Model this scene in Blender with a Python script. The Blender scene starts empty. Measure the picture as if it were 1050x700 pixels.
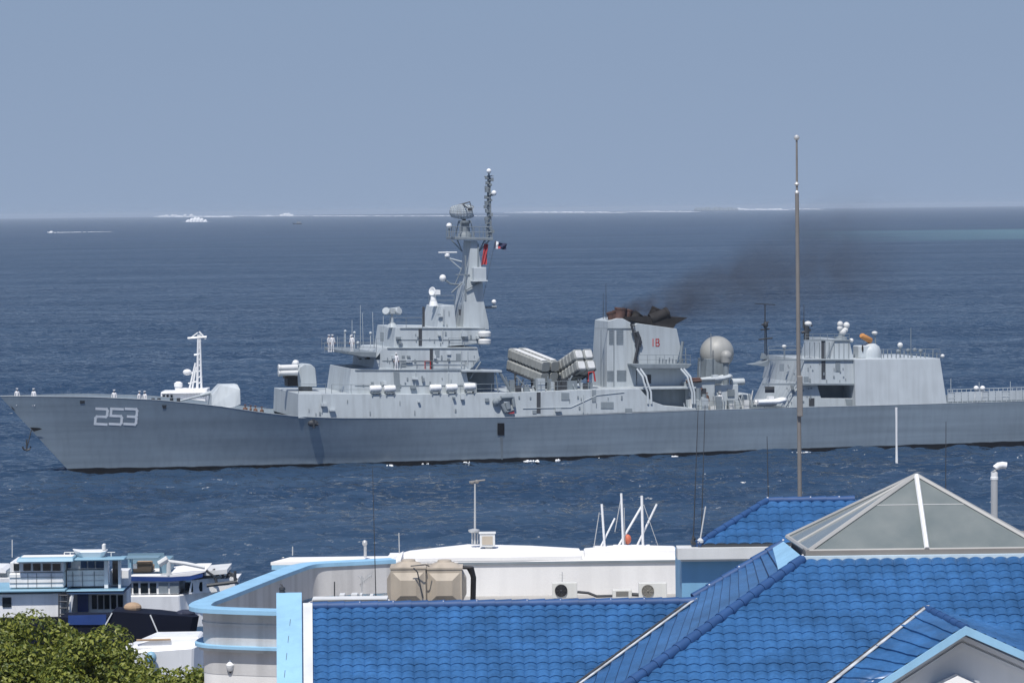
import bpy, bmesh, math, random
import numpy as np
from mathutils import Vector, Matrix
from mathutils.bvhtree import BVHTree
random.seed(7)
R = math.radians
S = bpy.context.scene
COL = S.collection

# ------------------------------------------------------------------ camera
CAM_H, F = 26.0, 3300.0                     # metres above the sea, focal length in photo pixels (1050 wide)
PITCH, ROLL = -math.atan(135.5/F), math.atan(13.0/1050.0)
_r0, _d = Vector((1,0,0)), Vector((0, math.cos(PITCH), math.sin(PITCH)))
_u0 = _r0.cross(_d)
CR = _r0*math.cos(ROLL) - _u0*math.sin(ROLL)
CU = _u0*math.cos(ROLL) + _r0*math.sin(ROLL)
CP = Vector((0,0,CAM_H))
cd = bpy.data.cameras.new('camera'); cam = bpy.data.objects.new('camera', cd); COL.objects.link(cam)
cd.sensor_width = 36.0; cd.lens = 36.0*F/1050.0; cd.clip_start = 0.5; cd.clip_end = 90000
m = Matrix((CR, CU, -_d)).transposed().to_4x4(); m.translation = CP
cam.matrix_world = m
S.camera = cam

# ------------------------------------------------------------------ world, sun, exposure
SUN_EL, SUN_AZ = R(61), R(15)               # azimuth measured from behind the camera towards the left
w = bpy.data.worlds.new('World'); S.world = w; w.use_nodes = True
nt = w.node_tree; bg = nt.nodes['Background']
sky = nt.nodes.new('ShaderNodeTexSky'); sky.sky_type = 'NISHITA'; sky.sun_disc = False
sky.sun_elevation = SUN_EL; sky.sun_rotation = R(180)+SUN_AZ
sky.altitude = 0; sky.air_density = 1.0; sky.dust_density = 0.4; sky.ozone_density = 3.0
tint = nt.nodes.new('ShaderNodeMix'); tint.data_type = 'RGBA'; tint.blend_type = 'MULTIPLY'
tint.inputs[0].default_value = 1.0; tint.inputs[7].default_value = (0.62, 0.70, 0.90, 1)
nt.links.new(sky.outputs[0], tint.inputs[6])
# hazy air: the lowest degrees of the sky are a flat grey blue
wtc = nt.nodes.new('ShaderNodeTexCoord'); wsp = nt.nodes.new('ShaderNodeSeparateXYZ'); nt.links.new(wtc.outputs['Generated'], wsp.inputs[0])
wr = nt.nodes.new('ShaderNodeMapRange'); wr.inputs[1].default_value = 0.05; wr.inputs[2].default_value = 0.75; wr.inputs[3].default_value = 1.0; wr.inputs[4].default_value = 0.0
nt.links.new(wsp.outputs['Z'], wr.inputs[0])
wr2 = nt.nodes.new('ShaderNodeMapRange'); wr2.inputs[1].default_value = -0.01; wr2.inputs[2].default_value = 0.14; nt.links.new(wsp.outputs['Z'], wr2.inputs[0])
hz = nt.nodes.new('ShaderNodeMix'); hz.data_type = 'RGBA'; nt.links.new(wr2.outputs[0], hz.inputs[0])
hz.inputs[6].default_value = (2.46, 3.20, 4.50, 1); hz.inputs[7].default_value = (1.86, 2.62, 3.92, 1)
wm = nt.nodes.new('ShaderNodeMix'); wm.data_type = 'RGBA'; nt.links.new(wr.outputs[0], wm.inputs[0])
nt.links.new(tint.outputs[2], wm.inputs[6]); nt.links.new(hz.outputs[2], wm.inputs[7]); nt.links.new(wm.outputs[2], bg.inputs[0])
bg.inputs[1].default_value = 0.118
sl = bpy.data.lights.new('sun', 'SUN'); sl.energy = 4.5; sl.angle = R(0.53); sl.color = (1.0, 0.955, 0.89)
so = bpy.data.objects.new('sun', sl); COL.objects.link(so)
sd = Vector((-math.sin(SUN_AZ)*math.cos(SUN_EL), -math.cos(SUN_AZ)*math.cos(SUN_EL), math.sin(SUN_EL)))
so.rotation_euler = sd.to_track_quat('Z','Y').to_euler(); so.location = (0,-30,80)
S.view_settings.view_transform = 'Standard'; S.view_settings.look = 'None'
S.view_settings.gamma = 1.0; S.view_settings.use_curve_mapping = False
S.view_settings.exposure = 0.0
S.render.engine = 'CYCLES'
S.cycles.max_bounces = 6; S.cycles.volume_bounces = 0; S.cycles.transparent_max_bounces = 8
S.cycles.use_denoising = True; S.cycles.sample_clamp_direct = 1.3; S.cycles.sample_clamp_indirect = 3.0
try: S.cycles.volume_max_steps = 128
except Exception: pass

# ------------------------------------------------------------------ pixel helpers (tracing aid: pixel -> point at a known distance)
def ray(px, py): return _d + CR*((px-525)/F) + CU*((350-py)/F)
def at(px, py, Y):
    r = ray(px, py); return CP + r*(Y/r.y)
def atn(px, py, Y): return at(px, py, Y*1.5)
def atz(px, py, z):
    r = ray(px, py); return CP + r*((z-CAM_H)/r.z)
def on_plane(px, py, p, n):
    r = ray(px, py); return CP + r*((p-CP).dot(n)/r.dot(n))

# ------------------------------------------------------------------ materials
def mat(name, col, rough=0.6, metal=0.0, var=0.12, scale=0.6, streak=0.0, bump=0.0, bscale=30, spec=0.5, fine=0.0, hband=0.0):
    """paint / plaster / metal with broad tonal patches, optional vertical run-off streaks and fine grain"""
    m = bpy.data.materials.new(name); m.use_nodes = True
    t = m.node_tree; b = t.nodes['Principled BSDF']; L = t.links.new
    b.inputs['Roughness'].default_value = rough; b.inputs['Metallic'].default_value = metal
    b.inputs['Specular IOR Level'].default_value = spec
    tc = t.nodes.new('ShaderNodeTexCoord')
    fac = None
    def noise(sc, mapping=None, detail=5):
        n = t.nodes.new('ShaderNodeTexNoise'); n.inputs['Scale'].default_value = sc; n.inputs['Detail'].default_value = detail
        if mapping:
            mp = t.nodes.new('ShaderNodeMapping'); mp.inputs['Scale'].default_value = mapping
            L(tc.outputs['Object'], mp.inputs[0]); L(mp.outputs[0], n.inputs['Vector'])
        else: L(tc.outputs['Object'], n.inputs['Vector'])
        return n
    def rng(n, lo, hi, a=0.3, c=0.7):
        r = t.nodes.new('ShaderNodeMapRange'); r.inputs[1].default_value = a; r.inputs[2].default_value = c
        r.inputs[3].default_value = lo; r.inputs[4].default_value = hi; L(n.outputs['Fac'], r.inputs[0]); return r.outputs[0]
    f = rng(noise(scale), 1-var, 1+var)
    def mul(a, c):
        q = t.nodes.new('ShaderNodeMath'); q.operation = 'MULTIPLY'; L(a, q.inputs[0]); L(c, q.inputs[1]); return q.outputs[0]
    if streak: f = mul(f, rng(noise(1.0, (2.2, 2.2, 0.10), 4), 1-streak, 1.0, 0.35, 0.55))
    if hband: f = mul(f, rng(noise(1.0, (0.05, 0.05, 1.5), 5), 1-hband, 1+hband*.4, 0.36, 0.6))
    if fine: f = mul(f, rng(noise(14.0), 1-fine, 1+fine))
    v = t.nodes.new('ShaderNodeVectorMath'); v.operation = 'SCALE'; v.inputs[0].default_value = col[:3]
    L(f, v.inputs['Scale']); L(v.outputs[0], b.inputs['Base Color'])
    if bump:
        bp = t.nodes.new('ShaderNodeBump'); bp.inputs['Strength'].default_value = bump; bp.inputs['Distance'].default_value = 0.02
        L(noise(bscale).outputs['Fac'], bp.inputs['Height']); L(bp.outputs[0], b.inputs['Normal'])
    return m
M = {}
def defm(key, *a, **k): M[key] = mat(key, *a, **k)
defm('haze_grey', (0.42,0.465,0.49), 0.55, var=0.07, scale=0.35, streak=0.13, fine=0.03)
defm('haze_grey_pale', (0.48,0.525,0.55), 0.5, var=0.06, scale=0.5, streak=0.10)
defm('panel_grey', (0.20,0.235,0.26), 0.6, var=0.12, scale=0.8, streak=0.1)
defm('deck_grey', (0.10,0.125,0.14), 0.8, var=0.18, scale=0.5)
defm('dark_grey', (0.045,0.05,0.058), 0.6)
defm('black', (0.012,0.012,0.014), 0.55)
defm('soot', (0.018,0.017,0.018), 0.85, var=0.4, scale=1.2)
defm('rust', (0.10,0.055,0.045), 0.8, var=0.5, scale=1.5)
defm('white_paint', (0.78,0.79,0.79), 0.45, var=0.04)
defm('off_white', (0.66,0.67,0.66), 0.6, var=0.07, streak=0.08)
defm('canister_grey', (0.27,0.285,0.28), 0.6, var=0.1, streak=0.1)
defm('radome', (0.335,0.34,0.325), 0.5, var=0.05, scale=0.4, streak=0.06)
defm('glass_dark', (0.012,0.018,0.024), 0.12)
defm('red', (0.45,0.03,0.03), 0.6)
defm('red_flag', (0.42,0.05,0.06), 0.8, var=0.15, scale=2)
defm('navy_flag', (0.02,0.025,0.07), 0.8)
defm('orange_cover', (0.55,0.25,0.08), 0.7)
defm('number_white', (0.80,0.83,0.85), 0.6, var=0.1)
defm('skin', (0.25,0.14,0.09), 0.6)
defm('white_cloth', (0.75,0.75,0.76), 0.8)
defm('brown_cloth', (0.17,0.09,0.06), 0.8)
defm('navy_cloth', (0.02,0.025,0.05), 0.8)
defm('wall_white', (0.78,0.77,0.75), 0.75, var=0.05, scale=0.4, streak=0.07, bump=0.15, fine=0.02)
defm('wall_grey', (0.55,0.545,0.54), 0.8, var=0.09, scale=0.5, streak=0.20, bump=0.15, fine=0.03)
defm('roof_white', (0.82,0.81,0.79), 0.7, var=0.05, scale=0.4, fine=0.02)
defm('pale_blue', (0.28,0.51,0.70), 0.6, var=0.07, scale=0.7, streak=0.10, fine=0.02)
defm('pale_blue_wall', (0.20,0.42,0.63), 0.7, var=0.05, scale=0.6, streak=0.08)
defm('blue_tile', (0.038,0.126,0.292), 0.33, var=0.22, scale=0.9, fine=0.14, streak=0.20)
defm('panel_brown', (0.20,0.185,0.17), 0.7)
defm('fascia_white', (0.55,0.68,0.76), 0.6, var=0.06, streak=0.08)
defm('flashing', (0.52,0.54,0.55), 0.7, var=0.25, scale=3.0, streak=0.3)
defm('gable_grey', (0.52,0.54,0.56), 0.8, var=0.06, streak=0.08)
defm('tile_joint', (0.010,0.030,0.085), 0.5)
defm('blue_ridge', (0.022,0.075,0.205), 0.6, var=0.15, scale=2)
defm('mortar', (0.70,0.70,0.70), 0.8)
defm('galvanised', (0.52,0.53,0.53), 0.45, metal=0.3, var=0.1)
defm('frame_grey', (0.36,0.36,0.345), 0.5, var=0.12)
defm('pole_grey', (0.20,0.19,0.18), 0.6, var=0.12, scale=1.5)
defm('tank_beige', (0.46,0.40,0.32), 0.6, var=0.12, scale=1.2, streak=0.16)
defm('ac_white', (0.66,0.66,0.62), 0.5, var=0.05, streak=0.1)
defm('ac_grille', (0.24,0.23,0.20), 0.6)
defm('boat_white', (0.84,0.845,0.84), 0.4, var=0.05, scale=0.4, streak=0.10)
defm('boat_greyblue', (0.15,0.25,0.32), 0.6, var=0.1)
defm('boat_blue', (0.22,0.39,0.50), 0.5, var=0.08)
defm('boat_navy', (0.005,0.007,0.018), 0.7, var=0.2, spec=0.2)
defm('boat_royal', (0.018,0.05,0.19), 0.45, var=0.15)
defm('boat_awning', (0.03,0.07,0.15), 0.6, var=0.15)
defm('deck_tan', (0.40,0.28,0.18), 0.8)
defm('ground', (0.30,0.27,0.23), 0.9, var=0.2, scale=0.3)
defm('concrete', (0.36,0.35,0.33), 0.9, var=0.12, scale=0.5)
defm('bark', (0.12,0.09,0.065), 0.9, var=0.3, scale=4)
defm('foam', (0.80,0.82,0.83), 0.9)
defm('orange_buoy', (0.60,0.16,0.09), 0.6)
defm('far_land', (0.16,0.19,0.20), 0.9)

# hull paint: grey topsides, black boot-topping at the waterline
def hull_mat():
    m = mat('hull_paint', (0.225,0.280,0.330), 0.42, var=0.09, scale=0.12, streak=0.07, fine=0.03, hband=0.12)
    t = m.node_tree; b = t.nodes['Principled BSDF']; L = t.links.new
    src = b.inputs['Base Color'].links[0].from_socket
    tc = t.nodes.new('ShaderNodeTexCoord'); sp = t.nodes.new('ShaderNodeSeparateXYZ'); L(tc.outputs['Object'], sp.inputs[0])
    n = t.nodes.new('ShaderNodeTexNoise'); n.inputs['Scale'].default_value = 0.5; L(tc.outputs['Object'], n.inputs['Vector'])
    ad = t.nodes.new('ShaderNodeMath'); ad.operation = 'MULTIPLY_ADD'; L(n.outputs['Fac'], ad.inputs[0]); ad.inputs[1].default_value = -0.25; L(sp.outputs['Z'], ad.inputs[2])
    r = t.nodes.new('ShaderNodeMapRange'); r.inputs[1].default_value = 0.22; r.inputs[2].default_value = 0.30; L(ad.outputs[0], r.inputs[0])
    mx = t.nodes.new('ShaderNodeMix'); mx.data_type = 'RGBA'; L(r.outputs[0], mx.inputs[0])
    mx.inputs[6].default_value = (0.012,0.012,0.014,1); L(src, mx.inputs[7]); L(mx.outputs[2], b.inputs['Base Color'])
    return m
M['hull_paint'] = hull_mat()

# skylight glass: weathered tinted panes
def glass_mat():
    m = bpy.data.materials.new('tinted_glass'); m.use_nodes = True
    t = m.node_tree; b = t.nodes['Principled BSDF']; L = t.links.new
    b.inputs['Roughness'].default_value = 0.16; b.inputs['Transmission Weight'].default_value = 0.25
    tc = t.nodes.new('ShaderNodeTexCoord'); n = t.nodes.new('ShaderNodeTexNoise'); n.inputs['Scale'].default_value = 1.6; n.inputs['Detail'].default_value = 6
    L(tc.outputs['Object'], n.inputs['Vector'])
    cr = t.nodes.new('ShaderNodeValToRGB'); cr.color_ramp.elements[0].position = 0.3; cr.color_ramp.elements[1].position = 0.75
    cr.color_ramp.elements[0].color = (0.19,0.225,0.225,1); cr.color_ramp.elements[1].color = (0.27,0.30,0.29,1)
    L(n.outputs['Fac'], cr.inputs[0]); L(cr.outputs[0], b.inputs['Base Color'])
    return m
M['tinted_glass'] = glass_mat()

# ------------------------------------------------------------------ mesh builder
class MB:
    def __init__(s): s.v, s.f, s.mi = [], [], []
    def add(s, vs, fs, mi=0):
        o = len(s.v); s.v += [tuple(p) for p in vs]; s.f += [tuple(i+o for i in f) for f in fs]; s.mi += [mi]*len(fs)
    def box(s, a, b, mi=0):
        x0,y0,z0 = [min(a[i],b[i]) for i in range(3)]; x1,y1,z1 = [max(a[i],b[i]) for i in range(3)]
        s.add([(x0,y0,z0),(x1,y0,z0),(x1,y1,z0),(x0,y1,z0),(x0,y0,z1),(x1,y0,z1),(x1,y1,z1),(x0,y1,z1)],
              [(0,3,2,1),(4,5,6,7),(0,1,5,4),(1,2,6,5),(2,3,7,6),(3,0,4,7)], mi)
    def tube(s, pts, r, n=6, r1=None, cap=True, mi=0):
        pts = [Vector(p) for p in pts]; k = len(pts); r1 = r if r1 is None else r1; n = int(n)
        vs, fs = [], []
        for i, p in enumerate(pts):
            d = (pts[min(i+1,k-1)] - pts[max(i-1,0)]).normalized()
            a = d.cross(Vector((0,0,1)) if abs(d.z) < 0.9 else Vector((1,0,0))).normalized(); b = d.cross(a)
            rr = r + (r1-r)*i/max(k-1,1)
            vs += [p + (a*math.cos(2*math.pi*j/n) + b*math.sin(2*math.pi*j/n))*rr for j in range(n)]
        for i in range(k-1):
            for j in range(n):
                fs.append((i*n+j, i*n+(j+1)%n, (i+1)*n+(j+1)%n, (i+1)*n+j))
        if cap: fs += [tuple(range(n-1,-1,-1)), tuple(range((k-1)*n, k*n))]
        s.add(vs, fs, mi)
    def ell(s, c, r, n=16, m=10, mi=0, rot=None):
        c = Vector(c); r = r if hasattr(r,'__len__') else (r,r,r); vs, fs = [], []
        for i in range(m+1):
            t = math.pi*i/m
            for j in range(n):
                p = 2*math.pi*j/n; q = Vector((r[0]*math.sin(t)*math.cos(p), r[1]*math.sin(t)*math.sin(p), r[2]*math.cos(t)))
                if rot is not None: q = rot @ q
                vs.append(c+q)
        for i in range(m):
            for j in range(n): fs.append((i*n+j, (i+1)*n+j, (i+1)*n+(j+1)%n, i*n+(j+1)%n))
        s.add(vs, fs, mi)
    def lathe(s, c, prof, n=20, mi=0, axis=None):
        """prof: list of (radius, height) from the base c along axis (default z)"""
        c = Vector(c); d = Vector(axis or (0,0,1)).normalized()
        a = d.cross(Vector((0,0,1)) if abs(d.z) < 0.9 else Vector((1,0,0))).normalized(); b = d.cross(a)
        vs, fs = [], []
        for r, h in prof: vs += [c + d*h + (a*math.cos(2*math.pi*j/n) + b*math.sin(2*math.pi*j/n))*r for j in range(n)]
        for i in range(len(prof)-1):
            for j in range(n): fs.append((i*n+j, i*n+(j+1)%n, (i+1)*n+(j+1)%n, (i+1)*n+j))
        fs += [tuple(range(n-1,-1,-1)), tuple(range((len(prof)-1)*n, len(prof)*n))]
        s.add(vs, fs, mi)
    def loft(s, A, B, mi=0):
        """closed prism between two matching outlines"""
        n = len(A); s.add(list(A)+list(B), [tuple(range(n-1,-1,-1)), tuple(range(n,2*n))] + [(i,(i+1)%n,n+(i+1)%n,n+i) for i in range(n)], mi)
    def prism(s, pts, vec, mi=0):
        v = Vector(vec); A = [Vector(p) for p in pts]; s.loft(A, [p+v for p in A], mi)
    def build(s, name, mats, parent=None, smooth=False, bevel=0):
        me = bpy.data.meshes.new(name); me.from_pydata(s.v, [], s.f)
        mats = mats if isinstance(mats, (list,tuple)) else [mats]
        for k in mats: me.materials.append(M[k] if isinstance(k, str) else k)
        me.polygons.foreach_set('material_index', s.mi)
        bm = bmesh.new(); bm.from_mesh(me); bmesh.ops.recalc_face_normals(bm, faces=bm.faces[:])
        if bevel:
            bmesh.ops.bevel(bm, geom=[e for e in bm.edges if e.is_manifold and e.calc_face_angle(0) > 0.5], offset=bevel, segments=1, affect='EDGES')
        bm.to_mesh(me); bm.free()
        if smooth:
            me.polygons.foreach_set('use_smooth', [True]*len(me.polygons)); me.set_sharp_from_angle(angle=R(40))
        me.update()
        o = bpy.data.objects.new(name, me); COL.objects.link(o)
        if parent: o.parent = parent
        return o
def tag(o, label=None, cat=None, group=None, kind=None):
    if label: o['label'] = label
    if cat: o['category'] = cat
    if group: o['group'] = group
    if kind: o['kind'] = kind
    return o
def empty(name, loc=(0,0,0), rz=0.0):
    o = bpy.data.objects.new(name, None); COL.objects.link(o); o.location = loc; o.rotation_euler = (0,0,rz); o.empty_display_size = 0.3
    return o
def copy_tree(o, parent=None):
    c = o.copy(); COL.objects.link(c)
    if parent: c.parent = parent
    for ch in list(o.children): copy_tree(ch, c)
    return c

# ================================================================== THE SETTING
# ------------------------------------------------------------------ sea
def sea_mat():
    m = bpy.data.materials.new('sea_water'); m.use_nodes = True
    t = m.node_tree; L = t.links.new; t.nodes.remove(t.nodes['Principled BSDF']); out = t.nodes['Material Output']
    tc = t.nodes.new('ShaderNodeTexCoord')
    def noise(sx, sy, detail=3, rough=0.55, dist=0.0):
        mp = t.nodes.new('ShaderNodeMapping'); mp.inputs['Scale'].default_value = (sx, sy, 1); mp.inputs['Rotation'].default_value = (0,0,R(6))
        L(tc.outputs['Object'], mp.inputs[0])
        n = t.nodes.new('ShaderNodeTexNoise'); n.inputs['Scale'].default_value = 1; n.inputs['Detail'].default_value = detail
        n.inputs['Roughness'].default_value = rough; n.inputs['Distortion'].default_value = dist
        L(mp.outputs[0], n.inputs['Vector']); return n.outputs['Fac']
    def math_(op, a, b=None, c=None):
        q = t.nodes.new('ShaderNodeMath'); q.operation = op
        for i, x in enumerate((a,b,c)):
            if x is None: continue
            if isinstance(x, (int,float)): q.inputs[i].default_value = x
            else: L(x, q.inputs[i])
        return q.outputs[0]
    def rng(x, a, b, lo, hi):
        r = t.nodes.new('ShaderNodeMapRange'); r.inputs[1].default_value = a; r.inputs[2].default_value = b
        r.inputs[3].default_value = lo; r.inputs[4].default_value = hi; r.interpolation_type = 'SMOOTHSTEP'; L(x, r.inputs[0]); return r.outputs[0]
    swell = noise(0.055, 0.10, 3, 0.6)
    chop = noise(0.24, 0.34, 2, 0.5, 0.4)
    ripple = noise(1.3, 1.7, 2, 0.5)
    h = math_('MULTIPLY_ADD', swell, 2.0, math_('MULTIPLY_ADD', chop, 2.2, math_('MULTIPLY', ripple, 0.12)))
    bp = t.nodes.new('ShaderNodeBump'); bp.inputs['Strength'].default_value = 1.0; bp.inputs['Distance'].default_value = 1.0; L(h, bp.inputs['Height'])
    sp = t.nodes.new('ShaderNodeSeparateXYZ'); L(tc.outputs['Object'], sp.inputs[0])
    # wind streaks: broad bands of slightly rougher water
    band = noise(0.0016, 0.012, 5, 0.6)
    band2 = noise(0.012, 0.05, 4, 0.6)
    # shallow reef flat far out on the right
    wob = noise(0.004, 0.004, 3)
    xx = math_('MULTIPLY_ADD', wob, 260, sp.outputs['X']); yy = math_('MULTIPLY_ADD', wob, 300, sp.outputs['Y'])
    reef = math_('MULTIPLY', rng(xx, 330, 620, 0, 1), math_('MULTIPLY', rng(yy, 2340, 2560, 0, 1), rng(yy, 3200, 3500, 1, 0)))
    deep = t.nodes.new('ShaderNodeMix'); deep.data_type = 'RGBA'; L(rng(band2, 0.35, 0.7, 0, 1), deep.inputs[0])
    deep.inputs[6].default_value = (0.021,0.046,0.090,1); deep.inputs[7].default_value = (0.041,0.075,0.128,1)
    colr = t.nodes.new('ShaderNodeMix'); colr.data_type = 'RGBA'; L(reef, colr.inputs[0]); L(deep.outputs[2], colr.inputs[6])
    colr.inputs[7].default_value = (0.085,0.165,0.205,1)
    dif = t.nodes.new('ShaderNodeBsdfDiffuse'); L(colr.outputs[2], dif.inputs['Color'])
    gl = t.nodes.new('ShaderNodeBsdfGlossy'); gl.inputs['Roughness'].default_value = 0.12; L(bp.outputs[0], gl.inputs['Normal'])
    lw = t.nodes.new('ShaderNodeLayerWeight'); lw.inputs['Blend'].default_value = 0.5; L(bp.outputs[0], lw.inputs['Normal'])
    fr = t.nodes.new('ShaderNodeValToRGB'); e = fr.color_ramp.elements
    e[0].position = 0.45; e[0].color = (0.015,)*3+(1,); e[1].position = 1.0; e[1].color = (0.85,)*3+(1,)
    k = e.new(0.68); k.color = (0.025,)*3+(1,); k = e.new(0.80); k.color = (0.11,)*3+(1,); k = e.new(0.91); k.color = (0.48,)*3+(1,)
    L(lw.outputs['Facing'], fr.inputs[0])
    fac = math_('MULTIPLY', math_('MULTIPLY', fr.outputs[0], rng(band, 0.3, 0.7, 0.75, 1.25)), rng(noise(0.006, 0.07, 3, 0.55), 0.42, 0.66, 0.86, 1.28))
    fac = math_('MULTIPLY', fac, math_('MULTIPLY_ADD', reef, -0.45, 1.0))
    mx = t.nodes.new('ShaderNodeMixShader'); L(fac, mx.inputs[0]); L(dif.outputs[0], mx.inputs[1]); L(gl.outputs[0], mx.inputs[2])
    L(mx.outputs[0], out.inputs['Surface'])
    return m
M['sea_water'] = sea_mat()
def build_sea():
    """one sheet: a fan of real wavelets over the nearer water (finer towards the shore), flat far water out to the horizon"""
    rs = np.random.RandomState(4)
    y0, y1 = 140.0, 2600.0; K = CAM_H*F/0.6
    inv = np.arange(1/y0, 1/y1, -1/K); Y = 1/inv; Y[0] = y0; Y = np.append(Y, y1); dY = np.gradient(Y)
    nx = 1200; sx = np.linspace(-1, 1, nx)
    hw = 8 + 0.19*Y
    X = sx[None,:]*hw[:,None]; YY = np.repeat(Y[:,None], nx, 1)
    dX = 2*hw/nx
    H = np.zeros_like(X)
    lam = np.concatenate([np.exp(rs.uniform(np.log(1.3), np.log(6), 90)), np.exp(rs.uniform(np.log(6), np.log(28), 50))])
    for L_ in lam:
        th = np.pi/2 + 0.35 + rs.normal(0, 0.75); k = 2*np.pi/L_; kx, ky = k*np.cos(th), k*np.sin(th)
        steep = 0.042 if L_ < 3 else (0.036 if L_ < 11 else 0.010)
        # only waves the local mesh can carry
        w_ = np.clip((L_*abs(1/max(abs(np.sin(th)),.2))/dY-2.0)/1.5, 0, 1)*np.clip((L_/dX-2.0)/1.5, 0, 1)
        ph = rs.uniform(0, 2*np.pi); n = w_.nonzero()[0]
        if len(n) == 0: continue
        a = kx*X[n]+ky*YY[n]+ph
        env = 0.65+0.6*np.sin(a*0.11+rs.uniform(0,6)+0.05*X[n]*rs.normal(0,1)/max(L_,4))
        H[n] += (steep/k)*(np.sin(a)+0.22*np.sin(2*a+1.2))*env*w_[n][:,None]
    gust = 0.85+0.35*np.sin(X*0.021+YY*0.013)*np.sin(YY*0.034-X*0.008+1.0)+0.15*np.sin(YY*0.11+X*0.02)
    H *= gust*1.25
    edge = np.clip((1-np.abs(sx))*12, 0, 1)[None,:]*np.clip((Y-y0)/6, 0, 1)[:,None]*np.clip((y1-Y)/900, 0, 1)[:,None]
    H *= edge
    ny = len(Y); V = np.stack([X, YY, H], -1).reshape(-1,3)
    i = np.arange(ny-1)[:,None]*nx + np.arange(nx-1)[None,:]; q = np.stack([i, i+1, i+nx+1, i+nx], -1).reshape(-1,4)
    B = 26000.0; base = len(V); V = np.vstack([V, [(-B,-B,0),(B,-B,0),(B,B,0),(-B,B,0)]])
    a0, a1, a2, a3 = 0, nx-1, ny*nx-1, (ny-1)*nx
    q = np.vstack([q, [(base,base+1,a1,a0),(base+1,base+2,a2,a1),(base+2,base+3,a3,a2),(base+3,base,a0,a3)]])
    me = bpy.data.meshes.new('sea'); me.vertices.add(len(V)); me.vertices.foreach_set('co', V.astype(np.float32).ravel())
    me.loops.add(q.size); me.loops.foreach_set('vertex_index', q.astype(np.int32).ravel())
    me.polygons.add(len(q)); me.polygons.foreach_set('loop_start', np.arange(0, q.size, 4, dtype=np.int32))
    me.update(calc_edges=True); me.validate()
    sm_ = np.ones(len(q), bool); sm_[-4:] = False; me.polygons.foreach_set('use_smooth', sm_)
    me.materials.append(M['sea_water']); o = bpy.data.objects.new('sea', me); COL.objects.link(o); tag(o, kind='structure')
build_sea()
# land under the buildings, ending in a quay
mb = MB(); mb.box((-140,-160,-0.9), (160,150,1.5)); tag(mb.build('ground', 'ground'), kind='structure')
mb = MB(); mb.box((-140,150.003,-0.9), (160,152,1.75)); tag(mb.build('quay', 'concrete'), kind='structure')

# ------------------------------------------------------------------ haze
def haze():
    m = bpy.data.materials.new('haze_air'); m.use_nodes = True; t = m.node_tree
    t.nodes.remove(t.nodes['Principled BSDF']); v = t.nodes.new('ShaderNodeVolumePrincipled')
    v.inputs['Color'].default_value = (0.74,0.86,1.0,1); v.inputs['Density'].default_value = 5.6e-5; v.inputs['Anisotropy'].default_value = 0.0
    t.links.new(v.outputs[0], t.nodes['Material Output'].inputs['Volume'])
    try: m.cycles.homogeneous_volume = True
    except Exception: pass
    M['haze_air'] = m
    mb = MB(); mb.box((-26500,-26500,-1.9), (26500,26500,33.0))
    tag(mb.build('haze', 'haze_air'), kind='stuff')
haze()

# ================================================================== THE WARSHIP
def warship_frame():
    P0 = atz(72, 484, 0.0); P1 = atz(1050, 455, 0.0); d = P1-P0
    return P0, math.atan2(d.y, d.x) + math.asin(5.6/d.length)
SP, PSI = warship_frame()
UX, VX = Vector((math.cos(PSI), math.sin(PSI), 0)), Vector((-math.sin(PSI), math.cos(PSI), 0))
def SL(px, py, v):
    """photo pixel -> ship coordinates (u aft, v starboard, z up) on the vertical plane v"""
    r = ray(px, py); o = CP-SP
    t = (v - o.dot(VX))/r.dot(VX); q = o + r*t
    return Vector((q.dot(UX), v, q.z))
def ship_world(p): return SP + UX*p[0] + VX*p[1] + Vector((0,0,p[2]))
def tab(T, x):
    for (a,fa),(b,fb) in zip(T, T[1:]):
        if x <= b: return fa + (fb-fa)*max(0,(x-a)/(b-a))
    return T[-1][1]
LS = 131.0
BD = [(0,.10),(4,1.45),(8,2.7),(15,4.35),(25,6.05),(30,6.62),(36,6.74),(45,6.76),(104,6.7),(118,6.3),(132,5.8)]
BW = [(0,.05),(5,1.1),(10,2.1),(20,3.65),(30,4.8),(40,5.5),(50,5.75),(62,5.9),(75,6.05),(104,6.15),(132,5.3)]
sheer_px = [(0,406),(90,406.8),(157,410),(186,413),(216,416.7),(257,423.7),(290,427.5),(330,429),(430,429),(520,428),(600,425),(700,421),(800,418),(900,415.5),(970,413.5),(1050,411.2)]
SHEER = []
for px, py in sheer_px:
    p = SL(px, py, -3)
    for _ in range(4): p = SL(px, py, -tab(BD, p.x+7.6))
    SHEER.append((p.x, p.z))
U0, Z0 = SHEER[0]
SHEER.append((U0+LS, SHEER[-1][1]+0.05))
def zdeck(u): return tab(SHEER, u)
def stem_u(z): return U0*max(z,-1.2)/Z0
ship = empty('warship', SP, PSI)
tag(ship, 'long pale grey naval frigate with 253 on its bow, smoking funnel and tall mast', 'warship')

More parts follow.
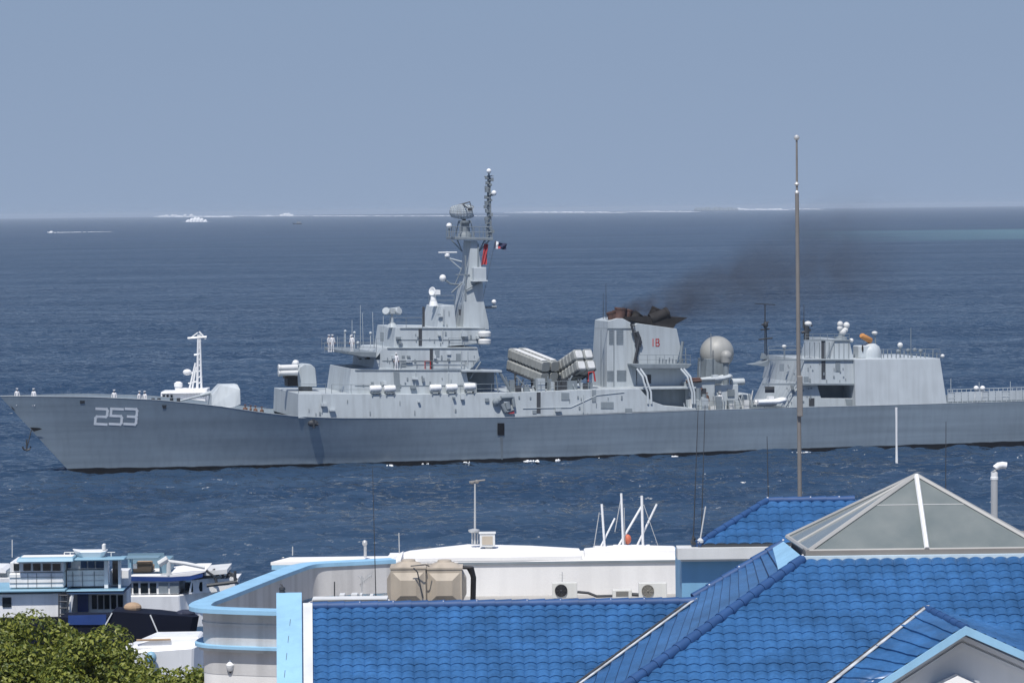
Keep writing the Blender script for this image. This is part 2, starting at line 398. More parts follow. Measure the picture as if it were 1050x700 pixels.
NS = 72
st = [ (i/(NS-1))**1.35 for i in range(NS)]
LEV = [-0.25, 0.0, 0.2, 0.4, 0.6, 0.8, 1.0]
def hull_pt(s, t, side):
    ud = U0 + s*LS; z = t*zdeck(ud) if t > 0 else t*5
    u = stem_u(z) + s*(U0+LS-stem_u(z)); d = s*LS
    b0, b1 = tab(BW, d), tab(BD, d)
    tt = max(t, 0.0)
    b = b0 + (b1-b0)*tt
    return (u, side*b, z)
vs, fs = [], []
for side in (-1, 1):
    base = len(vs)
    for i in range(NS):
        for t in LEV: vs.append(hull_pt(st[i], t, side))
    K = len(LEV)
    for i in range(NS-1):
        for j in range(K-1):
            a = base+i*K+j; fs.append((a, a+K, a+K+1, a+1))
    if side == -1: portn = len(vs)
K = len(LEV)
for j in range(K-1):                                       # transom and stem closing
    a = (NS-1)*K+j; fs.append((a, a+1, portn+a+1, portn+a))
    fs.append((j, portn+j, portn+j+1, j+1))
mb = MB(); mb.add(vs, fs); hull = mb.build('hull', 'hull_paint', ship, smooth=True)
def sm(a, b, x):
    x = min(1, max(0, (x-a)/(b-a))); return x*x*(3-2*x)
def deck_drop(u): return 0.95*(1-sm(24, 31, u)) + 0.06
mb = MB(); vs, fs = [], []
for i in range(NS):
    p = hull_pt(st[i], 1.0, -1); z = p[2]-deck_drop(p[0]); q_ = hull_pt(st[i], z/p[2], -1); b = max(-q_[1]-0.22-0.3*deck_drop(p[0])*(p[0] < 10), 0.02); vs += [(p[0]+0.06,-b,z),(p[0]+0.06,b,z)]
for i in range(NS-1): fs.append((2*i,2*i+1,2*i+3,2*i+2))
mb.add(vs, fs); mb.build('deck', 'deck_grey', ship)
# bulwark / gunwale rim
mb = MB()
for side in (-1,1): mb.tube([hull_pt(s_, 1.0, side) for s_ in st], 0.025, 5)
mb.build('gunwale', 'haze_grey', ship)

hv = [v.co.copy() for v in hull.data.vertices]; hf = [tuple(p.vertices) for p in hull.data.polygons]
HBVH = BVHTree.FromPolygons(hv, hf)
def hull_hit(px, py, out=0.02):
    """first point of the hull side seen at a photo pixel, lifted outwards a little (ship coordinates)"""
    r = ray(px, py); o = CP-SP
    ol = Vector((o.dot(UX), o.dot(VX), o.z)); rl = Vector((r.dot(UX), r.dot(VX), r.z)).normalized()
    loc, nor, i, dist = HBVH.ray_cast(ol, rl)
    if loc is None: return None
    if nor.dot(rl) > 0: nor = -nor
    return loc + nor*out
def hull_patch(mb, quad, out=0.02, n=4, thick=0.03):
    """a painted/plated patch following the hull side: quad of pixels"""
    a,b,c,d = [Vector((q[0],q[1])) for q in quad]; P = []
    for i in range(n+1):
        for j in range(n+1):
            e = a.lerp(b, i/n); g = d.lerp(c, i/n); q = e.lerp(g, j/n); h = hull_hit(q.x, q.y, out); 
            if h is None: return
            P.append(h)
    mb.add(P, [(i*(n+1)+j, (i+1)*(n+1)+j, (i+1)*(n+1)+j+1, i*(n+1)+j+1) for i in range(n) for j in range(n)])
def stroke(mb, a, b, wd, n=4):
    a, b = Vector(a), Vector(b); d = (b-a).normalized(); q = Vector((-d.y, d.x))*wd/2; e = d*wd/2
    hull_patch(mb, [a-e+q, b+e+q, b+e-q, a-e-q], 0.012+0.001*(len(mb.f)//16), n)
# hull number 253
mb = MB(); x0 = 97.5
def digit(x, segs, w_=11.5, h_=15.5, y=418.8):
    for s_ in segs:
        pts = [(x + a*w_ + (1-c)*1.4, y + c*h_ + a*0.6) for a, c in s_]
        for p, q in zip(pts, pts[1:]): stroke(mb, p, q, 2.55)
digit(97.5, [[(.02,0),(.9,0),(1,.1),(1,.40),(.9,.5),(.1,.52),(0,.62),(0,1),(1,1)]])
digit(112.8, [[(1,0),(0,0),(0,.46),(.9,.46),(1,.56),(1,.9),(.9,1),(0,1)]])
digit(127.8, [[(0,0),(.9,0),(1,.1),(1,.4),(.88,.5),(.25,.5)],[(.88,.5),(1,.6),(1,.9),(.9,1),(0,1)]])
mb.build('hull_number', 'number_white', ship)

def sprism(mb, pts, w_, k=0.08, zref=None, mi=0, wmin=0.2, far=False):
    """symmetric block of the superstructure: side outline (photo pixels, port face), half width w_, sides leaning in by k"""
    if zref is None: zref = min(SL(p[0], p[1], -w_).z for p in pts)
    A, B = [], []
    xm = sum(p[0] for p in pts)/len(pts) if far else -1
    for p in pts:
        dw = p[2] if len(p) > 2 else 0.0; v = -(w_-dw); sg = -1 if p[0] < xm else 1
        for _ in range(3):
            q = SL(p[0], p[1], v); v = -max(wmin, w_-dw-k*(q.z-zref))
        q = SL(p[0], p[1], sg*v); q = Vector((q.x, v, SL(p[0], p[1], v).z)); A.append(q); B.append(Vector((q.x, -v, q.z)))
    mb.loft(A, B, mi)
    return lambda px, py: (lambda q: SL(px, py, -(w_-k*(q.z-zref))))(SL(px, py, -w_))
def block(name, pts, w_, k=0.08, m_='haze_grey', parent=None, zref=None, far=False):
    mb = MB(); fn = sprism(mb, pts, w_, k, zref, far=far); o = mb.build(name, m_, parent or ship, bevel=0.035); return o, fn
def on_face(mb, fn, px0, py0, px1, py1, out=0.05, inn=0.05, mi=0, sx=0.0):
    """plate standing proud of a block's port face"""
    q = [fn(px0+sx,py0), fn(px1+sx,py0), fn(px1,py1), fn(px0,py1)]
    mb.loft([p+Vector((0,-out,0)) for p in q], [p+Vector((0,inn,0)) for p in q], mi)
def seg(mb, a, b, v, r=0.06, v2=None, n=6, mi=0):
    mb.tube([SL(a[0],a[1],v), SL(b[0],b[1],v if v2 is None else v2)], r, n, mi=mi)
def rail(mb, pts, v=None, h=1.0, step=1.6, r=0.022):
    """pts: ship-space polyline at deck level"""
    pts = [Vector(p) for p in pts]
    for k in (0.5, 1.0): mb.tube([p+Vector((0,0,h*k)) for p in pts], r, 4)
    for a, b in zip(pts, pts[1:]):
        n = max(1, int((b-a).length/step))
        for i in range(n+1):
            p = a.lerp(b, i/n); mb.tube([p, p+Vector((0,0,h))], r*1.2, 4)
def rail_px(mb, pxs, v, **k): rail(mb, [SL(x,y,v) for x,y in pxs], **k)

# ---- deckhouse along the full beam
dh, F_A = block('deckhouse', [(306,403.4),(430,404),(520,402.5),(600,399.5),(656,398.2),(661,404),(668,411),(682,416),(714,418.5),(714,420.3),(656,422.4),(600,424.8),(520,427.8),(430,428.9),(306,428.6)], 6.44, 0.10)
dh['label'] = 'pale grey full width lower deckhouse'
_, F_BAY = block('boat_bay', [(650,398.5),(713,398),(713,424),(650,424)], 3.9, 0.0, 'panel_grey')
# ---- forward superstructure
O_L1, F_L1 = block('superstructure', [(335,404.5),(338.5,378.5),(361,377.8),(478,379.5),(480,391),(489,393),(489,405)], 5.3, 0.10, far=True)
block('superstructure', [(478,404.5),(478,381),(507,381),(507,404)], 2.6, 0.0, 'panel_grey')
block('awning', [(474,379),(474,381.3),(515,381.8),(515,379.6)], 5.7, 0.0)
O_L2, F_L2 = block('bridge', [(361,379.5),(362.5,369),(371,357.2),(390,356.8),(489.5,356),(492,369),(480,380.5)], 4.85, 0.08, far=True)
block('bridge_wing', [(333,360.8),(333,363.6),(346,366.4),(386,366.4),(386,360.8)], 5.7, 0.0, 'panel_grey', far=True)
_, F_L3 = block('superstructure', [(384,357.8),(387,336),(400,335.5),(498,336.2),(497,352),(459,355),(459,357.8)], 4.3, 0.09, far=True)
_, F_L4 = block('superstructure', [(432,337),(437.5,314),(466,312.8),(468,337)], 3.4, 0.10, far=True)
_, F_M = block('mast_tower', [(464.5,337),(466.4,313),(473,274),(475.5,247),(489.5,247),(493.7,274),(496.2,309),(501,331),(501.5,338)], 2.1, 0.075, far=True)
# dark windows, doors, vents and ladders on the port face
def proj(o, px, py, out=0.04):
    """point of a block seen at a photo pixel, lifted off its face"""
    if 'bvh' not in PB.get(o.name, {}):
        PB[o.name] = {'bvh': BVHTree.FromPolygons([v.co.copy() for v in o.data.vertices], [tuple(p.vertices) for p in o.data.polygons])}
    r = ray(px, py); c = CP-SP; ol = Vector((c.dot(UX), c.dot(VX), c.z)); rl = Vector((r.dot(UX), r.dot(VX), r.z)).normalized()
    loc, nor, i, d = PB[o.name]['bvh'].ray_cast(ol, rl)
    if loc is None: return None
    if nor.dot(rl) > 0: nor = -nor
    return loc, nor
PB = {}
def plates(name, o, rects, m_='glass_dark', out=0.05):
    for x0,y0,x1,y1 in rects:
        P = [proj(o, x, y) for x, y in ((x0,y0),(x1,y0),(x1,y1),(x0,y1))]
        if any(p is None for p in P): continue
        mb = MB(); mb.loft([p[0]+p[1]*out for p in P], [p[0]-p[1]*.02 for p in P]); mb.build(name, m_, ship)
def doors(name, fn, rects, m_='glass_dark', out=0.04):
    for r_ in rects:
        mb = MB(); on_face(mb, fn, *r_[:4], out=out, sx=r_[4] if len(r_) > 4 else 0); mb.build(name, m_, ship)
plates('window', O_L2, [(366.8,362.0,371,368.5),(374.5,361.8,379.5,368.2),(384.5,362.2,389.5,368.2)])
plates('window', O_L2, [(377,375.2,388,379.0)])
doors('window', F_L2, [(411.5,371,416.5,376),(412,364.5,415,367)], 'panel_grey')
doors('ladder', F_L2, [(440.7,357.2,443.8,379)], 'dark_grey')
doors('ladder', F_L3, [(429.2,336.5,432.6,354.3)], 'dark_grey')
doors('ladder', F_L1, [(404.5,380.5,410.5,401,-1.2)], 'panel_grey')
doors('door', F_L2, [(446,357.5,450.5,366),(467.5,362.5,472.5,370)], 'panel_grey')
doors('door', F_L3, [(390,340.5,393.5,350),(473,344,476.5,348)], 'panel_grey')
doors('ladder', F_L4, [(433.2,314.5,435.5,336),(470.5,317,472.5,323)], 'dark_grey')
rnd = random.Random(3)
for fn, x0, x1, ya, yb, n in ((F_L1,365,470,383,398,12),(F_L2,395,486,359,376,12),(F_L3,402,494,338,352,11),(F_L4,445,464,317,333,4),(F_A,312,650,404,424,20)):
    for i in range(n):                                      # small pipes, conduits and locker edges on the forward walls
        mb = MB(); x = rnd.uniform(x0, x1); y = rnd.uniform(ya, yb); on_face(mb, fn, x, y, x+rnd.choice((.5,.7,1.4)), y+rnd.uniform(1.5,5), out=0.08); mb.build('wall_fitting', 'panel_grey', ship)
mb = MB()
for fn, x0, x1, ys in ((F_L1,364,478,(395,)),(F_L2,392,488,(369.5,)),(F_L3,408,496,(348,))):
    for y in ys: on_face(mb, fn, x0, y, x1, y+0.5, out=0.05)
for fn, x0, x1, y in ((F_L1,364,478,379.2),(F_L2,397,489,356.8),(F_L3,410,497,336.4)): on_face(mb, fn, x0, y-0.3, x1, y+0.6, out=0.09)
mb.build('deck_edge', 'panel_grey', ship)
rnd = random.Random(17)
for fn, x0, x1, ya, yb, n in ((F_L1,366,470,382,399,7),(F_L2,396,480,360,375,6),(F_L3,404,488,339,350,6),(F_L4,445,462,317,332,2),(F_A,320,640,405,422,8)):
    for i in range(n):
        mb = MB(); x = rnd.uniform(x0,x1); y = rnd.uniform(ya,yb); on_face(mb, fn, x, y, x+rnd.uniform(2,6), y+rnd.uniform(1.5,4), out=rnd.uniform(.15,.4)); mb.build('locker', rnd.choice(('haze_grey','haze_grey_pale','panel_grey')), ship)
    for i in range(2):
        mb = MB(); x = rnd.uniform(x0,x1); on_face(mb, fn, x, ya-1, x+.6, yb+1, out=.12); mb.build('riser_pipe', 'haze_grey', ship)
# red framed locker on the bridge side
mb = MB(); q = [(435.5,370),(441,370),(441,379),(435.5,379)]
for a, b in zip(q, q[1:]+q[:1]): mb.tube([F_L2(*a)+Vector((0,-.12,0)), F_L2(*b)+Vector((0,-.12,0))], 0.05, 5)
mb.build('locker_frame', 'red', ship)
# railings
mb = MB(); rail_px(mb, [(333,361),(386,361)], -5.6); mb.build('railing', 'panel_grey', ship)
mb = MB(); rail_px(mb, [(384,357),(330,357)], -4.2); mb.build('railing', 'panel_grey', ship)
mb = MB(); rail_px(mb, [(400,335.6),(433,335.6)], -4.1); mb.build('railing', 'panel_grey', ship)
mb = MB(); rail_px(mb, [(392,357),(386,357)], -4.6); mb.build('railing', 'panel_grey', ship)
mb = MB(); rail_px(mb, [(472,404),(520,403)], -6.0); mb.build('railing', 'panel_grey', ship)
mb = MB(); rail_px(mb, [(492,357),(460,356.5)], -4.5); mb.build('railing', 'panel_grey', ship)
mb = MB(); rail_px(mb, [(306,403.5),(334,404)], -6.1); mb.build('railing', 'panel_grey', ship)
mb = MB(); rail_px(mb, [(340,404.2),(380,404.2)], -6.1); mb.build('railing', 'panel_grey', ship)
mb = MB(); rail_px(mb, [(411,379.6),(476,380)], -5.0); mb.build('railing', 'panel_grey', ship)
mb = MB(); rail_px(mb, [(520,402.5),(606,399.7)], -6.1); mb.build('railing', 'panel_grey', ship)
mb = MB(); rail_px(mb, [(440,313),(466,312.8)], -2.6); mb.build('railing', 'panel_grey', ship)
for a,b,v,r_ in (((512,380.5),(523.5,401),-5.5,.16),((508,381),(511,403),-5.5,.07),((482,388),(493,371),-5.0,.09),((484,377),(492,366),-5.0,.07)):
    mb = MB(); seg(mb,a,b,v,r_); mb.build('brace','panel_grey',ship)
# life rafts along the deck edge
for x, y in ((385,398.4),(399.5,398.4),(446.5,397.6),(463,397.2),(481.5,396.2)):
    mb = MB(); c = SL(x, y, -6.0)
    mb.lathe(c-Vector((0.62,0,0)), [(0.20,0),(0.33,0.05),(0.36,0.12),(0.36,0.58),(0.39,0.585),(0.39,0.655),(0.36,0.66),(0.36,1.12),(0.33,1.19),(0.20,1.24)], 14, axis=(1,0,0))
    rf = mb.build('life_raft', 'white_paint', ship, smooth=True)
    mb = MB()
    for dx in (-0.4, 0.4): mb.box((c.x+dx-.05,c.y-.3,c.z-0.75), (c.x+dx+.05,c.y+.3,c.z-0.25))
    mb.box((c.x-.5,c.y-.34,c.z-.47),(c.x+.5,c.y+.34,c.z-.36)); mb.build('cradle', 'panel_grey', rf)
# whip antennas and light masts on the bridge roof
mb = MB()
for a, b, v in (((369.5,336),(369.5,313),-2),((372.5,336),(371.6,321),-3.5),((361,345),(361,328),-1),((383,336),(382,320),-3),((393,336),(393,324),1),((353,358),(353,340),-3),((346,358),(346,345),-5)):
    mb = MB(); seg(mb, (a[0],357), b, v, 0.03, n=5); mb.build('whip_antenna', 'haze_grey', ship)
for x,y,r,v in ((354,339.5,.2,-3),(360,345,.22,-1),(363.5,341,.2,-2.5),(380,341.5,.22,-3),(367,351.5,.25,-4.6)):
    mb = MB(); c = SL(x,y,v); mb.ell(c, r*.72, 12, 8); b_ = SL(x,357,v); mb.tube([b_, c], 0.05, 5); mb.build('antenna_dome', 'haze_grey_pale', ship, smooth=True)
# optical director on the bridge roof (butterfly of two drums on a domed base)
mb = MB(); c = SL(402,334,-2.2); mb.lathe(SL(402,335.6,-2.2), [(.62,0),(.55,.2),(.3,.42),(.18,.5),(.16,1.0)], 14)
top = SL(402,320.5,-2.2); mb.tube([SL(402,330,-2.2), top], 0.14, 8)
mb.box(top+Vector((-.25,-.3,-.1)), top+Vector((.3,.3,.45))); mb.tube([top+Vector((-.9,0,.3)), top+Vector((.8,0,.5))], .1, 6)
for dx, tx in ((-.55,-.45),(.45,.5)):
    mb.lathe(top+Vector((dx,0,.05)), [(.05,0),(.36,.14),(.42,.4),(.36,.5),(.05,.52)], 16, axis=(tx,-.9,.35))
mb.tube([top+Vector((-.6,0,0)), top+Vector((.6,0,0))], 0.15, 8); mb.build('fire_director', 'haze_grey', ship, smooth=True)
# fire-control radar on the upper house
mb = MB(); b_ = SL(444.5,313.6,-1.0); mb.lathe(b_, [(.5,0),(.42,.3),(.3,.7),(.26,1.2)], 14); c = SL(441,298.5,-1.0)
mb.tube([b_+Vector((0,0,1.1)), SL(445.5,299.5,-1.0)], 0.3, 8)
mb.lathe(SL(445,299,-1.0), [(.2,-.1),(.34,.10),(.46,.30),(.38,.32),(.12,.18)], 18, axis=(-.8,-.55,.15)); mb.box(SL(446,302,-1.5), SL(449,297,-.5)); mb.build('fire_control_radar', 'white_paint', ship, smooth=True)

# ---- mast fittings
block('mast_platform', [(457.5,243),(457.5,245.8),(506,246.6),(506,243.8)], 1.9, 0.0, 'panel_grey', far=True)
mb = MB(); rail_px(mb, [(458,243.2),(505,243.6)], -1.8, h=1.1, step=0.7, r=0.03); rail_px(mb, [(458,243.2),(505,243.6)], 1.8, h=1.1, step=0.9, r=0.03)
for x in (463,469,497,502): seg(mb, (x,246.2), (474 if x < 480 else 491, 258), -1.2, 0.07)
mb.build('mast_bracing', 'panel_grey', ship)
mb = MB(); q = F_M(487.5,280); mb.box(SL(482,274,-1.0)-Vector((0,1.7,0)), SL(494.5,287,-1.0)+Vector((0,.2,0))); mb.box(SL(480.5,287.2,-1.0)-Vector((0,1.9,0)), SL(495.5,288.4,-1.0)); mb.build('sensor_box', 'haze_grey_pale', ship, bevel=.04)
mb = MB(); on_face(mb, F_M, 476.5,262,478,308, out=.06); on_face(mb, F_M, 467.5,281,481.5,282, out=.1); seg(mb,(463,300),(474,290),-1.9,.08); seg(mb,(474,274),(466.5,292),-1.7,.06); seg(mb,(494,288),(478,297),-2.0,.1); on_face(mb,F_M,489.5,250,491,274,out=.08); mb.build('cable_duct','panel_grey',ship)
# search radar: pedestal, turntable and a curved lattice reflector
mb = MB(); mb.lathe(SL(476.5,243.2,0), [(.75,0),(.7,.35),(.42,.6),(.38,1.25),(.62,1.5),(.62,1.75)], 16)
for dx in (-.5,.5):
    for dy in (-.5,.5): mb.tube([SL(476.5,243.2,0)+Vector((dx*1.6,dy*1.6,0)), SL(476.5,226,0)+Vector((dx,dy,0))], .06, 5)
sr = mb.build('search_radar', 'panel_grey', ship, smooth=True)
mb = MB(); c = SL(473.5,217,-.3); rows, cols = 8, 14
for s_ in (0,1):
    pass
P = []
for i in range(rows+1):
    for j in range(cols+1):
        a, b = (j/cols-.5)*2, (i/rows-.5)*2
        P.append(c + Vector((1.20*a+0.25*b*b, -.55*(1-a*a)-.35*(1-b*b)+.5, .74*b*math.sqrt(1-.55*a*a))))
mb.add(P, [(i*(cols+1)+j,(i+1)*(cols+1)+j,(i+1)*(cols+1)+j+1,i*(cols+1)+j+1) for i in range(rows) for j in range(cols)])
o = mb.build('reflector', 'haze_grey', sr); md = o.modifiers.new('lattice','WIREFRAME'); md.thickness = 0.115
mb = MB()
for i in range(0,rows+1,2): mb.tube([P[i*(cols+1)+j]+Vector((0,.12,0)) for j in range(cols+1)], .05, 4)
for j in range(0,cols+1,2): mb.tube([P[i*(cols+1)+j]+Vector((0,.12,0)) for i in range(rows+1)], .05, 4)
mb.tube([c+Vector((0,.3,-.6)), SL(477,226,0)], .16, 6); mb.tube([c+Vector((.1,-.1,.75)), c+Vector((.5,-1.3,.2))], .06, 5); mb.box(c+Vector((.35,-1.5,.05)), c+Vector((.7,-1.1,.4)))
mb.tube([c+Vector((-.3,.1,.7)), c+Vector((.9,.1,1.0)), c+Vector((1.15,.2,.1))], .07, 5)
mb.build('feed_frame', 'dark_grey', sr)
# lattice topmast
mb = MB(); a0, a1 = SL(499.5,243.5,0), SL(500.3,180,0); b0, b1 = SL(503.8,243.5,0), SL(502.4,180,0)
c0, c1 = SL(501.6,243.5,.5), SL(501.3,180,.3)
for p, q in ((a0,a1),(b0,b1),(c0,c1)): mb.tube([p,q], .07, 5)
for i in range(11):
    t0_, t1_ = i/11, (i+1)/11
    mb.tube([a0.lerp(a1,t0_), b0.lerp(b1,t1_)], .04, 4); mb.tube([b0.lerp(b1,t0_), c0.lerp(c1,t1_)], .04, 4); mb.tube([c0.lerp(c1,t0_), a0.lerp(a1,t1_)], .04, 4)
rnd = random.Random(5)
for y in (238,233,229,225,221,217,213,209,206,203,200,196,193,190,188,185,183):
    sgn = rnd.choice((-1,1)); seg(mb, (501.3,y), (501.3+sgn*rnd.uniform(2.5,4.2),y+rnd.uniform(-1,1)), -.1, .07)
    e = SL(501.3+sgn*rnd.uniform(2.2,4.0), y-.6, -.1); k_ = rnd.uniform(.5,1.1); mb.box(e-Vector((.15,.15,.18))*k_, e+Vector((.15,.15,.22))*k_)
seg(mb,(496.5,181),(506,180.4),0,.06); seg(mb,(501.3,181),(501.3,174),0,.09)
mb.build('topmast', 'panel_grey', ship)
for x,y,r,m_ in ((506.5,198,.28,'white_paint'),(501.3,175.4,.26,'white_paint'),(460.5,231.5,.3,'white_paint'),(454,285,.36,'white_paint'),(506.5,309.5,.25,'white_paint')):
    mb = MB(); mb.ell(SL(x,y,-.3 if x>495 else -1.0), r, 14, 10); o = mb.build('antenna_dome', m_, ship, smooth=True)
    mb = MB()
    if x == 454: seg(mb,(455,286),(462,291),-1,.09,-1.0); seg(mb,(462,291),(472,292),-1,.09)
    elif x == 506.5 and y > 300: seg(mb,(506.5,310),(506.5,315.5),-.3,.06); seg(mb,(494,315.2),(509,314.6),-.3,.16)
    elif x == 460.5: seg(mb,(460.5,232),(460.5,243),-1,.09); seg(mb,(463,243),(463,228),-1,.05)
    else: seg(mb,(x,y),(501.3,y+2),-.3,.06)
    mb.build('antenna_arm', 'panel_grey', o)
mb = MB(); mb.box(SL(450,259.6,-1.8), SL(468,258.0,-1.45)); mb.lathe(SL(458.5,263,-1.6), [(.28,0),(.28,.25),(.16,.3),(.16,.5)], 10); nr = mb.build('navigation_radar', 'white_paint', ship, bevel=.03)
mb = MB(); seg(mb,(456.5,264),(473.5,268.5),-1.6,.11); seg(mb,(460,265),(474,277),-1.6,.07); mb.build('bracket','haze_grey',nr)
for y0, y1 in ((338.8,345.5),(346.2,353)):
    mb = MB(); c = SL(497,y1,-4.6); c2 = SL(497,y0,-4.6); mb.lathe(c, [(.5,0),(.66,.1),(.68,.45),(.5,.62)], 16); mb.build('decoy_drum','off_white',ship,smooth=True)
# flags on the mast halyard
def flag(name, quad, v, cells, mats, amp=.10, n=10):
    mb = MB(); a,b,c,d = [SL(x,y,v) for x,y in quad]; P=[]
    for i in range(n+1):
        for j in range(n+1):
            p = a.lerp(b,i/n).lerp(d.lerp(c,i/n),j/n); P.append(p+Vector((0, amp*math.sin(i*1.1+j*.6)*(i/n+.15), .04*math.sin(i*.9+j))))
    for i in range(n):
        for j in range(n): mb.add([P[i*(n+1)+j],P[(i+1)*(n+1)+j],P[(i+1)*(n+1)+j+1],P[i*(n+1)+j+1]],[(0,1,2,3)],cells(i/n,j/n))
    o = mb.build(name, mats, ship, smooth=True); return o
o = flag('flag', [(496.5,250),(500.5,250.5),(499,271),(493.5,271.5)], -1.4, lambda a,b: 0, ['red_flag']); o['label'] = 'hanging red flag'
o = flag('flag', [(507.5,247.5),(519.5,250),(519,256),(507,254.5)], -1.2, lambda a,b: 1 if .05<a<.3 and b<.95 else (2 if .28<a<.42 and b>.5 else 0), ['navy_flag','white_cloth','red_flag']); o['label'] = 'navy flag with white and red patches'
mb = MB(); seg(mb,(508,246),(494,312),-1.3,.018,n=4); seg(mb,(498,246),(491,300),-1.4,.018,n=4); mb.build('halyard','dark_grey',ship)

# ---- gun turrets
mb = MB()
sprism(mb, [(212,416.5,.35),(213.5,404.5,.55),(223,394.2,.7),(243.5,393.8,.7),(246.2,398.8,.2),(247,414.5,.1),(241,417.5),(222,419)], 1.75, 0.10, far=True)
gt = mb.build('gun_turret', 'haze_grey_pale', ship, bevel=.06); gt['label'] = 'faceted pale gun turret'
mb = MB(); mb.tube([SL(216,402.5,0), SL(205.5,405.5,0)], .22, 10, .17); mb.tube([SL(205.5,405.5,0), SL(182,411.5,0)], .10, 10); mb.build('barrel','haze_grey',gt,smooth=True)
mb = MB(); mb.lathe(Vector((SL(229,418,0).x,0,zdeck(SL(229,418,0).x)-deck_drop(SL(229,418,0).x))), [(2.1,0),(2.1,.5),(1.9,.55)], 24); mb.build('ring','haze_grey',gt)
# short range missile launcher on the gun platform
mb = MB(); ml_c = SL(315,396.5,0)
mb.lathe(SL(313,403.5,0), [(1.1,0),(1.1,.25),(.75,.3),(.7,.9)], 18)
sl_ = mb.build('missile_launcher','dark_grey',ship,smooth=True); sl_['label'] = 'rounded short range missile launcher on platform'
mb = MB()
prof = [(306,396.5),(305.3,382),(307.5,376),(312,373),(319,373.3),(323.5,377.5),(325.2,396.5)]
A = [SL(x,y,-1.05) for x,y in prof]; mb.loft(A, [Vector((p.x,1.05,p.z)) for p in A]); mb.build('drum','haze_grey',sl_,bevel=.08)
for v in (-1.5,1.5):
    for y in (376.4,381.6):
        mb = MB(); mb.lathe(SL(305,y,v), [(.30,0),(.30,1.85),(.36,1.86),(.36,2.0),(.2,2.02)], 12, axis=(-1,0,-.01)); mb.build('canister','off_white',sl_,smooth=True)
mb = MB(); mb.box(SL(295,396,-.8), SL(304.5,384.5,.8)); mb.box(SL(292,388,-.5),SL(300,383.5,.5)); mb.build('cradle','black',sl_)
mb = MB(); seg(mb,(300,374),(306,371),0,.2); mb.ell(SL(303,372.2,-.4),.34,10,8); mb.build('sight','white_paint',sl_)
# crossed cruise missile launchers amidships
def launcher(a, b, fn_faces, lab, hw=.52):
    """2x2 canisters between two points a (low end) and b (muzzle end) in ship space"""
    a, b = Vector(a), Vector(b); d = (b-a).normalized(); sx = d.cross(Vector((0,0,1))).normalized(); up = sx.cross(d)
    mb = MB()
    for t_ in (.2,.75):
        p = a.lerp(b,t_)-up*1.15; zb = SL(580,402,0).z
        for k in (-1,1):
            mb.tube([p+sx*k*1.0, Vector((p.x+sx.x*k*1.2, p.y+sx.y*k*1.2, zb))], .12, 6)
        mb.tube([p-sx*1.15, p+sx*1.15], .12, 6)
    for k in (-1,1): mb.tube([a-up*1.15+sx*k, b-up*1.15+sx*k], .12, 6)
    root = mb.build('missile_launcher','dark_grey',ship); root['label'] = lab
    for i in (-.5,.5):
        for j in (-.5,.5):
            mb = MB(); o = sx*i*1.2 + up*j*1.2; r = hw
            def ring(p, rr): return [p+o+sx*x*rr+up*y*rr for x,y in ((-1,-.7),(-.7,-1),(.7,-1),(1,-.7),(1,.7),(.7,1),(-.7,1),(-1,.7))]
            L_ = (b-a).length
            st_ = [(0,.96),(.03,1)]
            for q_ in range(9): t_ = .06+q_*.095; st_ += [(t_,.97),(t_+.012,1.08),(t_+.035,1.08),(t_+.047,.97)]
            st_ += [(.91,1),(.92,1.12),(.985,1.12),(1,.92)]
            for (t0_,r0),(t1_,r1) in zip(st_, st_[1:]):
                A = ring(a.lerp(b,t0_), hw*r0); B = ring(a.lerp(b,t1_), hw*r1); n = 8
                mb.add(A+B, [(q,(q+1)%n,n+(q+1)%n,n+q) for q in range(n)])
            mb.add(ring(a,hw*.96), [tuple(range(8))]); mb.add(ring(b,hw*.92), [tuple(range(8))])
            c = mb.build('canister','canister_grey',root)
            mb = MB(); mb.loft(ring(b+d*.003,hw*.80),ring(b+d*.06,hw*.72)); mb.build('muzzle_lid','off_white',c)
            if j > 0:
                mb = MB(); e_=a.lerp(b,.06)+o+up*hw*1.09; g_=a.lerp(b,.9)+o+up*hw*1.09; mb.loft([e_-sx*.33,g_-sx*.33,g_+sx*.33,e_+sx*.33],[p_+up*.05 for p_ in (e_-sx*.33,g_-sx*.33,g_+sx*.33,e_+sx*.33)]); mb.build('cover','off_white',c)
launcher(SL(564,381.5,-2.6), SL(529,367.5,3.2), None, 'forward bank of box missile canisters raised to starboard')
launcher(SL(566,392,2.0), SL(600,368.5,-4.2), None, 'aft bank of box missile canisters raised to port')
# deck clutter between the launchers
rnd = random.Random(11)
for i in range(34):
    mb = MB(); x = rnd.uniform(524,606); y = 400.8-(x-524)*.02; v = rnd.uniform(-5.6,-4.2); h = rnd.uniform(.3,1.3); p = SL(x,y,v); s_ = rnd.uniform(.1,.5)
    if rnd.random() < .5: mb.box(p-Vector((s_,s_,.3)), p+Vector((s_,s_,h)))
    else: mb.tube([p-Vector((0,0,.3)), p+Vector((rnd.uniform(-.6,.6),0,h*1.2))], .07, 5)
    mb.build('deck_fitting', rnd.choice(('panel_grey','haze_grey','dark_grey')), ship)
mb = MB()
seg(mb,(529,386),(540,398),-4.5,.1); seg(mb,(583,388),(588,398),-4.5,.12); seg(mb,(580,397),(587,385),-4.5,.1)
mb.build('launcher_strut','panel_grey',ship)
mb = MB(); c = SL(606.5,386,-5.2); mb.tube([c+Vector((-.35,0,-.5)),c+Vector((-.3,0,.45)),c+Vector((.25,0,.5)),c+Vector((.4,0,-.5))],.09,6); mb.build('hose_rack','red',ship)
